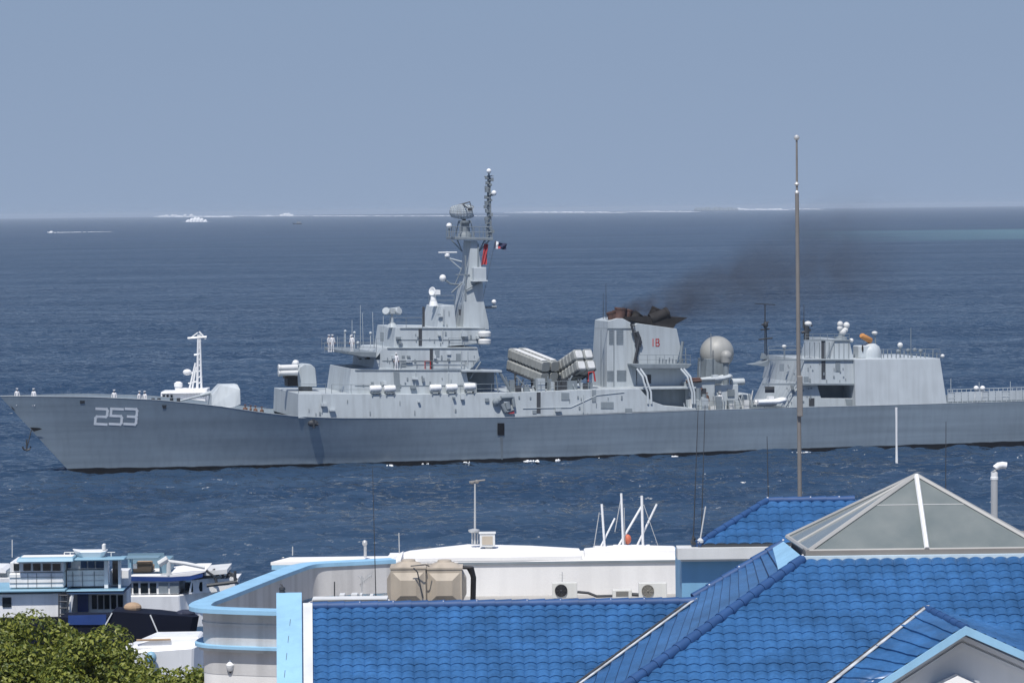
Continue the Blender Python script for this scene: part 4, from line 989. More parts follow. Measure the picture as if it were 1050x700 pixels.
# surf breaking on the outer reef, and a low island on the horizon
def surf(name, x0, x1, y, h, seed, thick=1.0, peak=False):
    rnd=random.Random(seed); mb=MB(); n=max(6,int((x1-x0)/3))
    for i in range(n):
        t_=i/(n-1); p=atz(x0+(x1-x0)*t_, y, 0); k=p.y/F
        hh=h*k*(math.sin(math.pi*t_)**.8 if peak else rnd.uniform(.35,1.1)*min(1,4*t_+.3,4*(1-t_)+.3))
        mb.ell(p,((x1-x0)/n*k*rnd.uniform(.8,1.3),k*6*thick,max(.2,hh)),8,6)
    o=mb.build(name,'foam'); tag(o,kind='stuff'); return o
surf('surf',161,206,222.6,3.0,1); surf('surf',205,240,222.6,1.2,2); surf('surf',190,214,227.6,5.0,3,peak=True)
surf('surf',266,280,221.8,1.2,4); surf('surf',286,302,221.8,3.6,5,peak=True)
surf('surf',520,640,218.1,1.3,6); surf('surf',640,716,217.2,1.0,7); surf('surf',748,806,215.3,2.2,8); surf('surf',806,842,214.8,1.0,9); surf('surf',160,520,221.6,.5,10)
mb=MB(); p=at(735,215.4,20000)
for i in range(9): mb.ell(at(716+i*4.6,214.6,20000)+Vector((0,0,-6)),(28,60,random.uniform(14,26)),10,6)
tag(mb.build('island','far_land'),kind='structure')
# foam at the warship waterline
def waterline_foam():
    mb=MB(); rnd=random.Random(21)
    for x0,x1,y,h in ((363,372,476.3,.25),(382,402,476.6,.32),(422,440,474.6,.35),(476,481,474,.45),(538,552,472.3,.40),(571,573,471.5,.7),(614,628,469.8,.35),(788,812,463.4,.38),(812,830,463.0,.2),(690,694,467.3,.3),(481,488,492,.22)):
        n=max(3,int((x1-x0)*1.2))
        for i in range(n+1):
            if rnd.random()<.25: continue
            x=x0+(x1-x0)*i/n+rnd.uniform(-.6,.6); p=atz(x,y+1.0,0); mb.ell(p+Vector((0,rnd.uniform(-.5,.3),.05)),(rnd.uniform(.05,.20),rnd.uniform(.15,.5),h*rnd.uniform(.06,.42)),7,5)
    o=mb.build('foam','foam'); tag(o,kind='stuff')
waterline_foam()

exec_parts = True
# ================================================================== THE NEAR SHORE
# ---- glazed blue roof tiles as real relief
def tile_patch(A, B, C, D, nw, nr, wave=.044, lip=.018, sub=10, clip=(), joint=False):
    """A top-left, B top-right, C bottom-right, D bottom-left; nw waves across, nr rows down; returns a bmesh"""
    A,B,C,D=[Vector(p) for p in (A,B,C,D)]; N_=(B-A).cross(D-A).normalized()
    if N_.z<0: N_=-N_
    bm=bmesh.new(); cols=nw*sub; rows=[]
    for i in range(nr):
        for f,l in ((0.0,0.0),(.55,.5),(.93,.95),(1.0,1.0)): rows.append(((i+f)/nr,l))
    grid=[]
    rnd=random.Random(nw*100+nr); jit=[rnd.uniform(-.004,.004) for _ in range(nr+1)]
    for r_,(v,l) in enumerate(rows):
        line=[]
        for j in range(cols+1):
            u=j/cols; ph=2*math.pi*j/sub; p=A.lerp(B,u).lerp(D.lerp(C,u),v)
            h=wave*abs(math.cos(ph/2))**.75*1.1 + lip*l + jit[min(nr,r_//4)]
            line.append(bm.verts.new(p+N_*h))
        grid.append(line)
    for gi,(a,b) in enumerate(zip(grid,grid[1:])):
        for j in range(cols): bm.faces.new((a[j],b[j],b[j+1],a[j+1])).material_index = 1 if (joint and gi%4>=2) else 0
    for co,no in clip:
        bmesh.ops.bisect_plane(bm,geom=bm.verts[:]+bm.edges[:]+bm.faces[:],plane_co=co,plane_no=no,clear_outer=True)
    return bm
def bm_obj(name,bm,m_,parent):
    bmesh.ops.recalc_face_normals(bm,faces=bm.faces[:]); me=bpy.data.meshes.new(name); bm.to_mesh(me); bm.free()
    if sum(p.normal.z for p in me.polygons)<0: me.flip_normals()
    me.materials.append(M[m_]); me.materials.append(M['tile_joint']); me.polygons.foreach_set('use_smooth',[True]*len(me.polygons)); me.set_sharp_from_angle(angle=R(45))
    o=bpy.data.objects.new(name,me); COL.objects.link(o); o.parent=parent; return o
def ridge_caps(name, a, b, parent, r=.13, L_=.36, up=.03, dots=True, m_='blue_ridge'):
    a,b=Vector(a),Vector(b); d=b-a; n=max(2,int(d.length/L_)); mb=MB(); md_=MB()
    for i in range(n):
        p=a+d*(i/n)+Vector((0,0,up)); q=a+d*((i+1.08)/n)+Vector((0,0,up)); mb.tube([p,q],r*.9,10,r*1.08)
        if dots and (i*7)%5<2: md_.ell(p+Vector((0,-.04,r*.75)),(.028,.03,.022),8,6)
    o=mb.build(name,m_,parent,smooth=True)
    if dots: md_.build('mortar_dab','mortar',parent)
    return o

house=empty('blue_roof_house',(8,65,1.5)); HO=Vector((8,65,1.5))
tag(house,'house with large blue tiled hip roof and glass pyramid skylight in the right foreground','house')
class HB(MB):
    def build(s,name,mats,parent=None,**k):
        s.v=[(x-HO.x,y-HO.y,z-HO.z) for x,y,z in s.v] if parent is house else s.v
        return MB.build(s,name,mats,parent,**k)
MBW=MB
T=.53; YT,ZT=69.0,18.5
def zmain(Y): return ZT-T*(YT-Y)
P0=at(823,574.5,YT); XT=P0.x; ZT=P0.z
def zleft(x): return ZT-T*(XT-x)
def zfront(Y): return ZT-T*(YT-Y)
hip_dir=Vector((-1,-1,-T)); hip_end=Vector((XT,YT,ZT))+hip_dir*6.2
roofm=HB(); XR=17.0
# wing valley on the left slope plane
nL=Vector((-T,0,1)).normalized()
V0=on_plane(712,618.0,P0,nL); V1=on_plane(600,700,P0,nL)
WS=(V0.z-V1.z)/(V0.y-V1.y); WY,WZ=V0.y,V0.z
def zwing(Y): return WZ-WS*(WY-Y)
XWL=at(317.5,615,WY).x
def shift(bm):
    for v in bm.verts: v.co-=HO
    return bm
# front slope (it ends behind the dormer gable on the right)
YB=YT-6.2; nF=Vector((0,-T,1)).normalized(); G0=on_plane(950,625.5,P0,nF); GF=G0.y-2.3; XE=at(897,700,GF).x
bm=tile_patch((XT-8,YT,zfront(YT)),(XR,YT,zfront(YT)),(XR,YB,zfront(YB)),(XT-8,YB,zfront(YB)),int((XR-XT+8)/.272),int((YT-YB)*1.132/.262),clip=[(Vector((XT,YT,ZT)),Vector((-1,1,0)).normalized()),(Vector((XE,0,0)),Vector((1,0,0)))])
bm_obj('roof',shift(bm),'blue_tile',house)
bm=tile_patch((XT-8,YT,zfront(YT)),(XR,YT,zfront(YT)),(XR,YB,zfront(YB)),(XT-8,YB,zfront(YB)),int((XR-XT+8)/.272),int((YT-YB)*1.132/.262),clip=[(Vector((XE,0,0)),Vector((-1,0,0))),(Vector((0,GF+.95,0)),Vector((0,-1,0)))])
bm_obj('roof',shift(bm),'blue_tile',house)
# wing slope
WB=WY-5.6; XWB=at(317.5,720,WB).x
vd=Vector((V1.x-V0.x,V1.y-V0.y,0)); vn=Vector((-vd.y,vd.x,0)).normalized()
if vn.x<0: vn=-vn
bm=tile_patch((XWL,WY,zwing(WY)),(V0.x+.3,WY,zwing(WY)),(V0.x+.3,WB,zwing(WB)),(XWB,WB,zwing(WB)),int((V0.x+.3-XWL)/.268),int((WY-WB)*math.hypot(1,WS)/.262),clip=[(V0-vn*.05,vn)])
bm_obj('roof',shift(bm),'blue_tile',house)
# narrow left slope between hip and valley / rear edge
HT=Vector((XT,YT,ZT)); HE=HT+hip_dir*6.2
BT=on_plane(803,558,P0,nL); 
BE=V1+(V1-V0)*.5
mid=on_plane(712,613,P0,nL)
for (a,b,c,d,n_) in ((BT,HT,HT.lerp(HE,.47),mid,12),(mid,HT.lerp(HE,.47),HE,BE,12)):
    bm=tile_patch(a,b,c,d,2,n_,wave=.012,lip=.05,joint=True); bm_obj('roof',shift(bm),'blue_tile',house)
def rc(name,a,b,**k): return ridge_caps(name,Vector(a)-HO,Vector(b)-HO,house,**k)
rc('ridge_tiles',HT,HE,r=.12); rc('ridge_tiles',BT,mid,r=.10); rc('ridge_tiles',(XWL,WY,WZ),(V0.x,WY,WZ),r=.11)
rc('ridge_tiles',V0+Vector((-.12,0,.02)),V1+(V1-V0)*.2+Vector((-.12,0,.02)),r=.03,L_=.5,dots=False,m_='dark_grey')
mb=HB(); e=Vector((.10,-.05,0)); 
A=[V0+Vector((.0,0,.09)),V0+Vector((.065,-.02,.10)),V1+(V1-V0)*.2+Vector((.065,-.02,.10)),V1+(V1-V0)*.2+Vector((.0,0,.09))]; mb.loft(A,[p+Vector((0,0,.02)) for p in A]); mb.build('valley_flashing','flashing',house)
mb=HB(); A=[BT+Vector((0,0,.03)),HT+Vector((0,0,.03)),HT+hip_dir*.55+Vector((0,0,.03)),BT.lerp(mid,.12)+Vector((0,0,.03))]; mb.loft(A,[p+Vector((0,0,.05)) for p in A]); mb.build('flashing','pale_blue',house)
# hidden rear slopes and walls
mb=HB(); mb.prism([(XWL,WY,WZ),(V0.x+.4,WY,WZ),(V0.x+.4,WY+5,WZ-1.9),(XWL,WY+5,WZ-1.9)],(0,0,-.15)); mb.prism([BT,mid,mid+Vector((0,3,-1.4)),BT+Vector((0,5,-1.0))],(0,0,-.12)); mb.build('rear_roof','blue_ridge',house)
mb=HB(); mb.box((XWL+.05,WB+.6,1.5),(V0.x+.2,WY+4.4,zwing(WB+.6)-.25)); mb.box((V0.x-1.5,YB+.8,1.5),(XR-.4,YT+4.2,zfront(YB+.8)-.25)); mb.box((XT+.1,YT-.02,15),(XR-.4,YT+3.8,ZT-.06)); mb.build('wall','wall_white',house)
# top curb of the truncated roof + skylight
mb=HB(); cz=at(950,563.5,YT+.1).z; fz=at(950,568.3,YT+.1).z; mb.box((XT-.02,YT+.02,ZT-.25),(XR,YT+.14,fz)); mb.build('fascia','fascia_white',house)
mb=HB(); mb.box((XT+.08,YT+.145,ZT-.2),(XR-2.6,YT+3.9,cz)); mb.build('curb','panel_brown',house)
sk=HB(); c1=at(829,565,YT+.3); c2=at(1071,560.5,YT+.3); zc=c1.z
c3=Vector((c2.x,YT+3.5,zc)); c4=Vector((atz(807,550,zc).x,atz(807,550,zc).y,zc)); c3.y=c4.y; c3.x=c2.x; c2.z=zc
apex=at(939.5,487,(c1.y+c4.y)/2)
skg=HB()
skg.add([c1,c2,c3,c4,apex],[(0,1,4),(1,2,4),(2,3,4),(3,0,4)]); skl=empty('skylight'); skl.parent=house
skl.location=(0,0,0)
def under(o): o.parent=skl; return o
under(skg.build('pane','tinted_glass',house))
mb=HB()
for c in (c1,c2,c3,c4): mb.tube([c,apex],.055,6)
for a,b in ((c1,c2),(c2,c3),(c3,c4),(c4,c1)): mb.tube([a,b],.05,6)
mb.tube([c4.lerp(c1,.45),apex],.035,5); mb.tube([c2.lerp(c3,.5),apex],.05,5)
under(mb.build('frame','frame_grey',house))
mb=HB(); mb.tube([at(950.5,562,c1.y-.05),apex+Vector((0,-.05,.0))],.055,6); under(mb.build('glazing_bar','white_paint',house))
mb=HB()
nf=(c2-c1).cross(apex-c1).normalized()
if nf.y>0: nf=-nf
l0=c1.lerp(apex,.60); l1=c2.lerp(apex,.60); mb.tube([l0+nf*.005,l1+nf*.005],.008,4); under(mb.build('glazing_joint','galvanised',house))
# gable dormer on the front slope
nF=Vector((0,-T,1)).normalized()
G0=on_plane(950,625.5,P0,nF); GF=G0.y-2.3
G1=at(990,645.5,GF); VL=on_plane(845,708,P0,nF); VR=on_plane(1075,660,P0,nF)
EL=at(893,708.5,GF); ER=at(1072,682,GF)
up=Vector((0,0,.05))
bm=tile_patch(G0+up,G1+up,EL+up,VL+up,2,8,wave=.015,lip=.04); bm_obj('gable_roof',shift(bm),'blue_tile',house)
bm=tile_patch(G1+up,G0+up,VR+up,ER+up,4,8,wave=.015,lip=.04); bm_obj('gable_roof',shift(bm),'blue_tile',house)
rc('ridge_tiles',G0,G1,r=.09,dots=False); rc('ridge_tiles',G0+Vector((-.05,0,.02)),VL+Vector((-.05,0,.02)),r=.05,L_=.5,dots=False,m_='dark_grey')
mb=HB(); A=[G0+Vector((.0,0,.09)),VL+Vector((.0,0,.09)),VL+Vector((.085,-.05,.10)),G0+Vector((.06,-.05,.10))]; mb.loft(A,[p+Vector((0,0,.02)) for p in A]); mb.build('valley_flashing','flashing',house)
mb=HB()
for a,b in ((G1,EL),(G1,ER)):
    q=[a+Vector((0,-.02,.09)),b+Vector((0,-.02,.09)),b+Vector((0,-.02,-.07)),a+Vector((0,-.02,-.09))]; mb.loft(q,[p+Vector((0,-.07,0)) for p in q])
mb.build('fascia','pale_blue',house)
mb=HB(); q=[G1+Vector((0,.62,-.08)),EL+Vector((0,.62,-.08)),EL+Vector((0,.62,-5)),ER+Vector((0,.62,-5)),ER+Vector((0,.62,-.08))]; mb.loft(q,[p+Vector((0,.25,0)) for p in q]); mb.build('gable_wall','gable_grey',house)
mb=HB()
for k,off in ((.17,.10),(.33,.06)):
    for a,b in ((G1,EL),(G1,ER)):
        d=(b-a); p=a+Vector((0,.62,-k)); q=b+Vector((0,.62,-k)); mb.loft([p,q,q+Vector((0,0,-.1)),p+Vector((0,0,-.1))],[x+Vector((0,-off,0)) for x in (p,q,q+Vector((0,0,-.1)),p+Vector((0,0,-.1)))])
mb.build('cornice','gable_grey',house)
mb=HB(); c=at(984,694.5,GF); q=[c,c+Vector((-.55,0,-.25)),c+Vector((-.55,0,-.5)),c+Vector((.5,0,-.5)),c+Vector((.5,0,-.25))]; mb.loft([p+Vector((0,.6,0)) for p in q],[p+Vector((0,.25,0)) for p in q]); mb.build('pediment','roof_white',house)
# pale blue verge parapet of the wing: a sloping coping on a gable wall
x0,x1=at(283.5,620,WY).x,at(309.5,620,WY).x; xb0,xb1=at(283.5,720,WB).x,at(309.5,720,WB).x
def vx(y,a,b): return a+(b-a)*(WY-y)/(WY-WB)
mb=HB(); hz=at(296,607.5,WY).z-WZ
prof=[(WY+.25,WZ+hz-.02),(WY,WZ+hz),(WB-.3,zwing(WB-.3)+hz),(WB-.3,1.5),(WY+.25,1.5)]
mb.loft([Vector((vx(y,x0,xb0),y,z)) for y,z in prof],[Vector((vx(y,x1,xb1),y,z)) for y,z in prof]); mb.build('verge_wall','pale_blue',house)
mb=HB(); prof=[(WY-.05,WZ+.12),(WB-.3,zwing(WB-.3)+.12),(WB-.3,zwing(WB-.3)-.3),(WY-.05,WZ-.3)]; mb.loft([Vector((vx(y,x1,xb1)+.003,y,z)) for y,z in prof],[Vector((vx(y,XWL,XWB)+.06,y,z)) for y,z in prof]); mb.build('verge_flashing','off_white',house)
mb=HB(); 
for i in range(5):
    y=WY-1.0-i*.62; z=zwing(y)+hz+.004; mb.add([(x0+.37,y,z),(x0+.382,y,z),(x0+.38,y-.25,zwing(y-.25)+hz+.004),(x0+.37,y-.25,zwing(y-.25)+hz+.004)],[(0,1,2,3)])
mb.build('crack','dark_grey',house)
mb=HB(); mb.box((XWL,WY+.02,WZ-.1),(V0.x-2.0,WY+.3,WZ+.05)); 
mb.build('ridge_mortar','off_white',house)
# perched dark fitting on the verge wall
b=Vector(((x0+.22*(x1-x0)),WY+.1,WZ+hz)); o=empty('roof_lamp',b)
mb=MB(); mb.lathe((0,0,0),[(.07,0),(.07,.03),(.05,.04),(.075,.06),(.07,.11),(.02,.14)],12); mb.build('lamp_body','dark_grey',o,smooth=True)
mb=MB(); mb.tube([(0,0,.12),(.0,0,.17),(-.05,0,.18)],.015,6); mb.build('lamp_cap','dark_grey',o); tag(o,'small dark lamp on top of the pale blue verge wall','lamp')

# ---- small blue hip roof behind
pav=empty('roof_pavilion',(10,87,1.5)); PO=Vector((10,87,1.5))
tag(pav,'pale blue pavilion with small blue hip roof behind the skylight','building')
PY=84.0; ea=at(716,558.5,PY); eb=at(905,556,PY); r0_=at(787,514,PY+2.1); r1_=at(875,512.8,PY+2.1)
def sh(o,off): 
    for v in o.data.vertices: v.co-=off
    return o
bm=tile_patch((ea.x,r0_.y,r0_.z),(eb.x,r0_.y,r0_.z),(eb.x,PY,ea.z),(ea.x,PY,ea.z),int((eb.x-ea.x)/.285),int((Vector((0,r0_.y,r0_.z))-Vector((0,PY,ea.z))).length/.36),
   clip=[(Vector((ea.x,PY,0)),Vector((-(r0_.y-PY),(r0_.x-ea.x),0)).normalized())])
for v in bm.verts: v.co-=PO
bm_obj('roof',bm,'blue_tile',pav)
rb=Vector((r0_.x+.3,PY+4.2,ea.z))
mb=MB(); A=[r0_-PO,Vector(ea)-PO,rb-PO]; mb.add(A,[(0,1,2)]); B=[r0_,r1_,Vector((eb.x,PY+4.2,ea.z)),rb]; mb.add([p-PO for p in B],[(0,1,2,3)]); mb.build('rear_roof','blue_ridge',pav)
ridge_caps('ridge_tiles',r0_-PO,r1_-PO,pav,r=.10); ridge_caps('ridge_tiles',r0_-PO,ea-PO,pav,r=.10,dots=False)
wl,wr=at(699,590,PY+.1).x,at(900,590,PY+.1).x
ft,fm,fb_=at(740,561,PY-.15).z,at(740,572.5,PY-.15).z,at(740,575,PY-.15).z
mb=MB(); mb.box(Vector((at(694.5,566,PY-.15).x,PY-.25,fm))-PO,Vector((wr+.2,PY+.5,ft))-PO); mb.box(Vector((at(698,566,PY).x,PY-.15,fb_))-PO,Vector((wr+.1,PY+.45,fm-.003))-PO); mb.build('cornice','off_white',pav)
mb=MB(); mb.box(Vector((wl,PY+.1,1.5))-PO,Vector((wr,PY+3.4,fb_-.003))-PO); mb.build('wall','pale_blue_wall',pav)
mb=MB(); mb.box(Vector((ea.x,PY-.05,ft+.003))-PO,Vector((eb.x,PY+.1,ea.z+.02))-PO); mb.build('gutter','dark_grey',pav)
# ridge end finial, seen just left of the skylight
mb=MB(); mb.tube([atn(856.5,511,57.5),atn(862,520,57.2)],.05,6); o=mb.build('roof_strut','white_paint'); tag(o,'short white strut on the small blue hip roof','strut')

# ---- white building with the rounded terrace
wb=empty('white_building',(-4,105,1.5)); WO=Vector((-4,105,1.5))
tag(wb,'white building with rounded pale blue terrace parapet and flat roof','building')
class WB_(MB):
    def build(s,name,mats,parent=None,**k):
        s.v=[(x-WO.x,y-WO.y,z-WO.z) for x,y,z in s.v]; return MB.build(s,name,mats,parent,**k)
ZP=14.8
def crom(P,n=8):
    out=[]
    for i in range(len(P)-1):
        p0,p1,p2,p3=P[max(i-1,0)],P[i],P[i+1],P[min(i+2,len(P)-1)]
        for k in range(n):
            t_=k/n; out.append(.5*((2*p1)+(p2-p0)*t_+(2*p0-5*p1+4*p2-p3)*t_*t_+(3*p1-p0-3*p2+p3)*t_**3))
    return out+[P[-1]]
outer_px=[(400,571.5),(350,574),(318,575.8),(300,578.5),(285,583.5),(266,590.5),(240,600.5),(214,610.5),(199,616),(194.5,618.8),(193.5,620.4),(196,622),(206,623.6),(225,624.7),(250,625.6),(284,626.5),(330,627)]
OUT=crom([atz(x,y,ZP) for x,y in outer_px],6)
def offset(P,d):
    res=[]
    for i,p in enumerate(P):
        t_=(P[min(i+1,len(P)-1)]-P[max(i-1,0)]); t_.z=0; t_.normalize(); n_=Vector((-t_.y,t_.x,0)); res.append(p+n_*d)
    return res
# which side is inside?
test=offset(OUT,.3); cen=Vector((-5,99,ZP)); sgn=1 if (test[60]-cen).length<(OUT[60]-cen).length else -1
IN=offset(OUT,.64*sgn)
def ribbon(mb,A,B,za0,za1,zb0,zb1,mi=0):
    """solid band between outlines A (outer) and B (inner); z ranges for each"""
    n=len(A); vs=[]
    for a,b in zip(A,B): vs+=[(a.x,a.y,za0),(a.x,a.y,za1),(b.x,b.y,zb1),(b.x,b.y,zb0)]
    fs=[]
    for i in range(n-1):
        for k in range(4): fs.append((4*i+k,4*i+(k+1)%4,4*i+4+(k+1)%4,4*i+4+k))
    fs+=[(0,1,2,3),(4*n-4,4*n-3,4*n-2,4*n-1)]; mb.add(vs,fs,mi)
mb=WB_(); ribbon(mb,OUT,IN,ZP-.12,ZP,ZP-.12,ZP); mb.build('coping','pale_blue',wb,smooth=True)
w0=offset(OUT,.40*sgn); w1=offset(OUT,.58*sgn)
mb=WB_(); ribbon(mb,w0,w1,12.9,ZP-.123,12.9,ZP-.123); ribbon(mb,offset(OUT,.37*sgn),offset(OUT,.44*sgn),14.28,14.36,14.28,14.36); mb.build('parapet','wall_grey',wb,smooth=True)
mb=WB_(); o2=offset(OUT,.16*sgn); ribbon(mb,o2,w1,13.66,13.74,13.66,13.74); mb.build('cornice','pale_blue',wb,smooth=True)
o3=offset(OUT,.41*sgn); o4=offset(OUT,.65*sgn)
mb=WB_(); ribbon(mb,o3,o4,1.5,13.557,1.5,13.557); mb.build('wall','wall_white',wb,smooth=True)
mb=WB_(); ribbon(mb,offset(OUT,.27*sgn),o4,13.56,13.657,13.58,13.657); mb.build('wall_moulding','wall_grey',wb,smooth=True)
inn=offset(OUT,.56*sgn); mb=WB_(); n=len(inn); ctr=Vector((-4,100.5,13.02)); mb.add([ (p.x,p.y,13.02) for p in inn]+[tuple(ctr)],[(i,i+1,n) for i in range(n-1)]+[(n-1,0,n)]); mb.box((-8.0,98,12.7),(9,108.4,13.0)); mb.build('terrace_floor','concrete',wb)
mb=WB_(); mb.box((-8.3,97,1.5),(9,112,12.697)); mb.build('body','wall_white',wb)
# penthouse wall with the air conditioners
y_=108.0; pl,pr=at(470.5,600,y_).x,at(697,600,y_).x; pt=at(580,574.2,y_).z
mb=WB_(); mb.box((pl,y_,12.9),(pr,y_+.25,pt-.05)); mb.box((at(395,600,y_).x,y_+.3,13.0),(pr,y_+3,pt-.06)); mb.build('penthouse','wall_white',wb,bevel=.02)
mb=WB_(); mb.box((at(396,570,y_).x,y_-.04,pt-.047),(pr+.02,y_+3.1,pt)); mb.build('flat_roof','roof_white',wb,bevel=.02)
mb=WB_(); mb.box((at(470,570,y_).x,y_-.06,pt-.10),(pr+.02,y_-.041,pt-.02)); mb.build('drip_edge','panel_grey',wb)
def roof_pt(px,py,z): return atz(px,py,z)
zc_=pt+.16
top=[(403,569),(420,564),(480,557.5),(545,559),(594,561.8),(597,569),(540,571),(471,573),(430,572.5)]
A=[atz(x,y,zc_) for x,y in top]
for p in A: p.y=max(p.y,107.955)
mb=WB_(); mb.loft([Vector((p.x,p.y,pt+.002)) for p in A],A); mb.build('roof_slab','roof_white',wb,bevel=.02)
zc2=pt+.34; A=[atn(599,573,72.3),atn(599.5,565.5,72.3),atn(640,562,72.3),atn(693,563,72.3),atn(696,567,72.3),atn(696,573,72.3)]
mb=WB_(); mb.loft(A,[p+Vector((0,1.2,0)) for p in A]); mb.build('upstand','roof_white',wb,bevel=.03)
# canopy over the terrace's far side
mb=WB_(); ca=atn(278,573,72.6); zt=atn(340,568.5,74).z
q=[atn(277.5,572.5,72.6),atn(297,568.5,73.6),atn(470,566,73.6),atn(470,572,72.6)]; A=[Vector((p.x,p.y,zt)) for p in q]; mb.loft(A,[p-Vector((0,0,.10)) for p in A]); mb.build('canopy','roof_white',wb)
mb=WB_(); A=[Vector((p.x,p.y,zt-.103)) for p in q]; A[0].x+=.03; mb.loft(A,[p-Vector((0,0,.16)) for p in A]); mb.build('canopy_fascia','pale_blue',wb)
mb=WB_(); q=[(386,613.5),(392,589),(405,576.5),(411,573.5),(411,613.5)]; A=[atn(x,y,69.0) for x,y in q]; mb.loft(A,[p+Vector((0,2.6,0)) for p in A]); mb.build('stair_wall','roof_white',wb)
# wall lamp on the round wall
p=atn(236.5,681,63.2); fr=[(a,b) for a,b in zip(o3,o3[1:]) if min(a.x,b.x)<=p.x<=max(a.x,b.x)]; fa,fb2=min(fr,key=lambda e:e[0].y+e[1].y); k_=(p.x-fa.x)/(fb2.x-fa.x); hit=fa.lerp(fb2,k_); pz=at(236.5,681,hit.y).z; o=empty('wall_lamp',(at(236.5,681,hit.y).x,hit.y-.02,pz))
mb=MB(); mb.tube([(0,.08,.14),(0,-.12,.16),(0,-.16,.08)],.03,6); mb.build('bracket','white_paint',o)
mb=MB(); mb.lathe((0,-.16,-.16),[(.05,0),(.10,.06),(.12,.18),(.05,.26)],12); mb.build('lamp_shade','white_paint',o,smooth=True)
mb=MB(); mb.lathe((0,-.16,-.22),[(.01,0),(.045,.05),(.045,.07)],10); mb.build('bulb','dark_grey',o,smooth=True); tag(o,'small white wall lamp on the rounded wall','lamp')

# ---- water tanks
def tank(px0,px1,py0,Y,label):
    Y*=1.5
    a=at(px0,py0,Y); b=at(px1,py0,Y); wd=b.x-a.x; o=empty('water_tank',((a.x+b.x)/2,Y+wd/2,13.03)); h=a.z-13.03; s=wd/2-.012
    mb=MB(); mb.box((-s,-s,0),(s,s,h))
    def emb(q0,q1,q2,q3,nrm):
        q=[Vector(p) for p in (q0,q1,q2,q3)]; c=sum(q,Vector())/4; nrm=Vector(nrm); k=[c+(p-c)*.45+nrm*.12 for p in q]; r=[c+(p-c)*.88 for p in q]
        mb.add(r+k,[(0,1,5,4),(1,2,6,5),(2,3,7,6),(3,0,4,7),(4,5,6,7)])
    for z0,z1 in ((.1,h/2-.03),(h/2+.0,h-.04)):
        emb((-s,-s-.003,z0),(s,-s-.003,z0),(s,-s-.003,z1),(-s,-s-.003,z1),(0,-1,0)); emb((-s-.003,-s,z0),(-s-.003,s,z0),(-s-.003,s,z1),(-s-.003,-s,z1),(-1,0,0)); emb((s+.003,-s,z0),(s+.003,s,z0),(s+.003,s,z1),(s+.003,-s,z1),(1,0,0))
    mb.build('tank_body','tank_beige',o)
    mb=MB(); mb.box((-s-.02,-s-.02,h+.003),(s+.02,s+.02,h+.05)); mb.lathe((0,0,h+.051),[(s*.9,0),(s*.7,.08),(s*.42,.13),(s*.38,.19),(.02,.20)],20); mb.build('tank_lid','tank_beige',o,smooth=True)
    return tag(o,label,'water tank','beige panel water tanks on the terrace')
tank(400,436.6,583.5,64.5,'left beige panel water tank with a dark hose over its front')
tank(437,474,584,64.6,'right beige panel water tank beside the black pipe')
mb=MB(); mb.tube([atn(424,582,64.3),atn(428,586,64.3),atn(431,600,64.3),atn(434,613,64.3)],.022,6); mb.tube([atn(421,580,64.3),atn(436,578.5,64.3),atn(440,580,64.4)],.02,6); tag(mb.build('hose','dark_grey'),'thin dark hose hanging over the left water tank','hose')
mb=MB(); mb.tube([atn(474.5,581.5,65),atn(485,582,65)],.05,8); mb.tube([atn(483,581.5,65),atn(485.5,592,65),atn(485,616,65)],.085,8); mb.tube([atn(479,582,65),atn(484.5,592,65)],.03,6); tag(mb.build('pipe','black'),'black bent pipe beside the right water tank','pipe')

# ---- air conditioners
def ac(px0,px1,py0,py1,Y,label,dark,fan=True):
    Y*=1.5
    a=at(px0,py0,Y); b=at(px1,py1,Y); wd=b.x-a.x; z0=b.z; h=a.z-z0; o=empty('air_conditioner',((a.x+b.x)/2,Y,z0)); dz=13.003-z0
    mb=MB(); mb.box((-wd/2,0,0),(wd/2,.32,h)); mb.box((-wd/2+.06,.02,dz),(-wd/2+.12,.3,-.001)); mb.box((wd/2-.12,.02,dz),(wd/2-.06,.3,-.001)); mb.build('casing','ac_white',o,bevel=.015)
    r=min(h,wd)*.40; cx=-wd/2+r+.09; cz_=h/2
    if fan:
        mb=MB(); mb.lathe((cx,-.004,cz_),[(r,0),(r,.025),(r*.93,.03),(r*.9,.012)],24,axis=(0,-1,0))
        mb.build('fan_disc','black' if dark else 'ac_grille',o,smooth=False)
        mb=MB()
        for k in range(1,6):
            rr=r*k/5.3; mb.tube([(cx+rr*math.cos(t_*math.pi/12),-.045,cz_+rr*math.sin(t_*math.pi/12)) for t_ in range(25)],.006,4)
        for k in range(8): mb.tube([(cx,-.045,cz_),(cx+r*.95*math.cos(k*math.pi/4),-.045,cz_+r*.95*math.sin(k*math.pi/4))],.006,4)
        mb.ell((cx,-.05,cz_),(r*.14,.02,r*.14),10,6); mb.build('fan_guard','dark_grey' if dark else 'ac_grille',o)
    else:
        mb=MB()
        for k in range(9): z=h*.25+k*(h*.6/9); mb.box((-wd*.32,-.012,z),(wd*.32,-.003,z+h*.035))
        mb.build('grille','ac_grille',o)
    return tag(o,label,'air conditioner','air conditioner units along the white penthouse wall')
ac(566,592,597.2,613,70.5,'white air conditioner with a black fan, left of the three on the wall',True)
ac(628,648,604.5,613,70.8,'low square air conditioner between the two fan units',False,False)
ac(655,684,597.5,613,70.5,'largest white air conditioner with a beige fan grille, right end of the wall',False)
mb=MB(); mb.tube([atn(592,606.5,70.9),atn(603,607.5,70.9),atn(612,611,70.9),atn(628,610.5,70.9)],.045,8); mb.tube([atn(648,609,70.9),atn(655,609.5,70.9)],.06,8); tag(mb.build('pipe','dark_grey'),'dark lagged pipe running between the air conditioners','pipe')
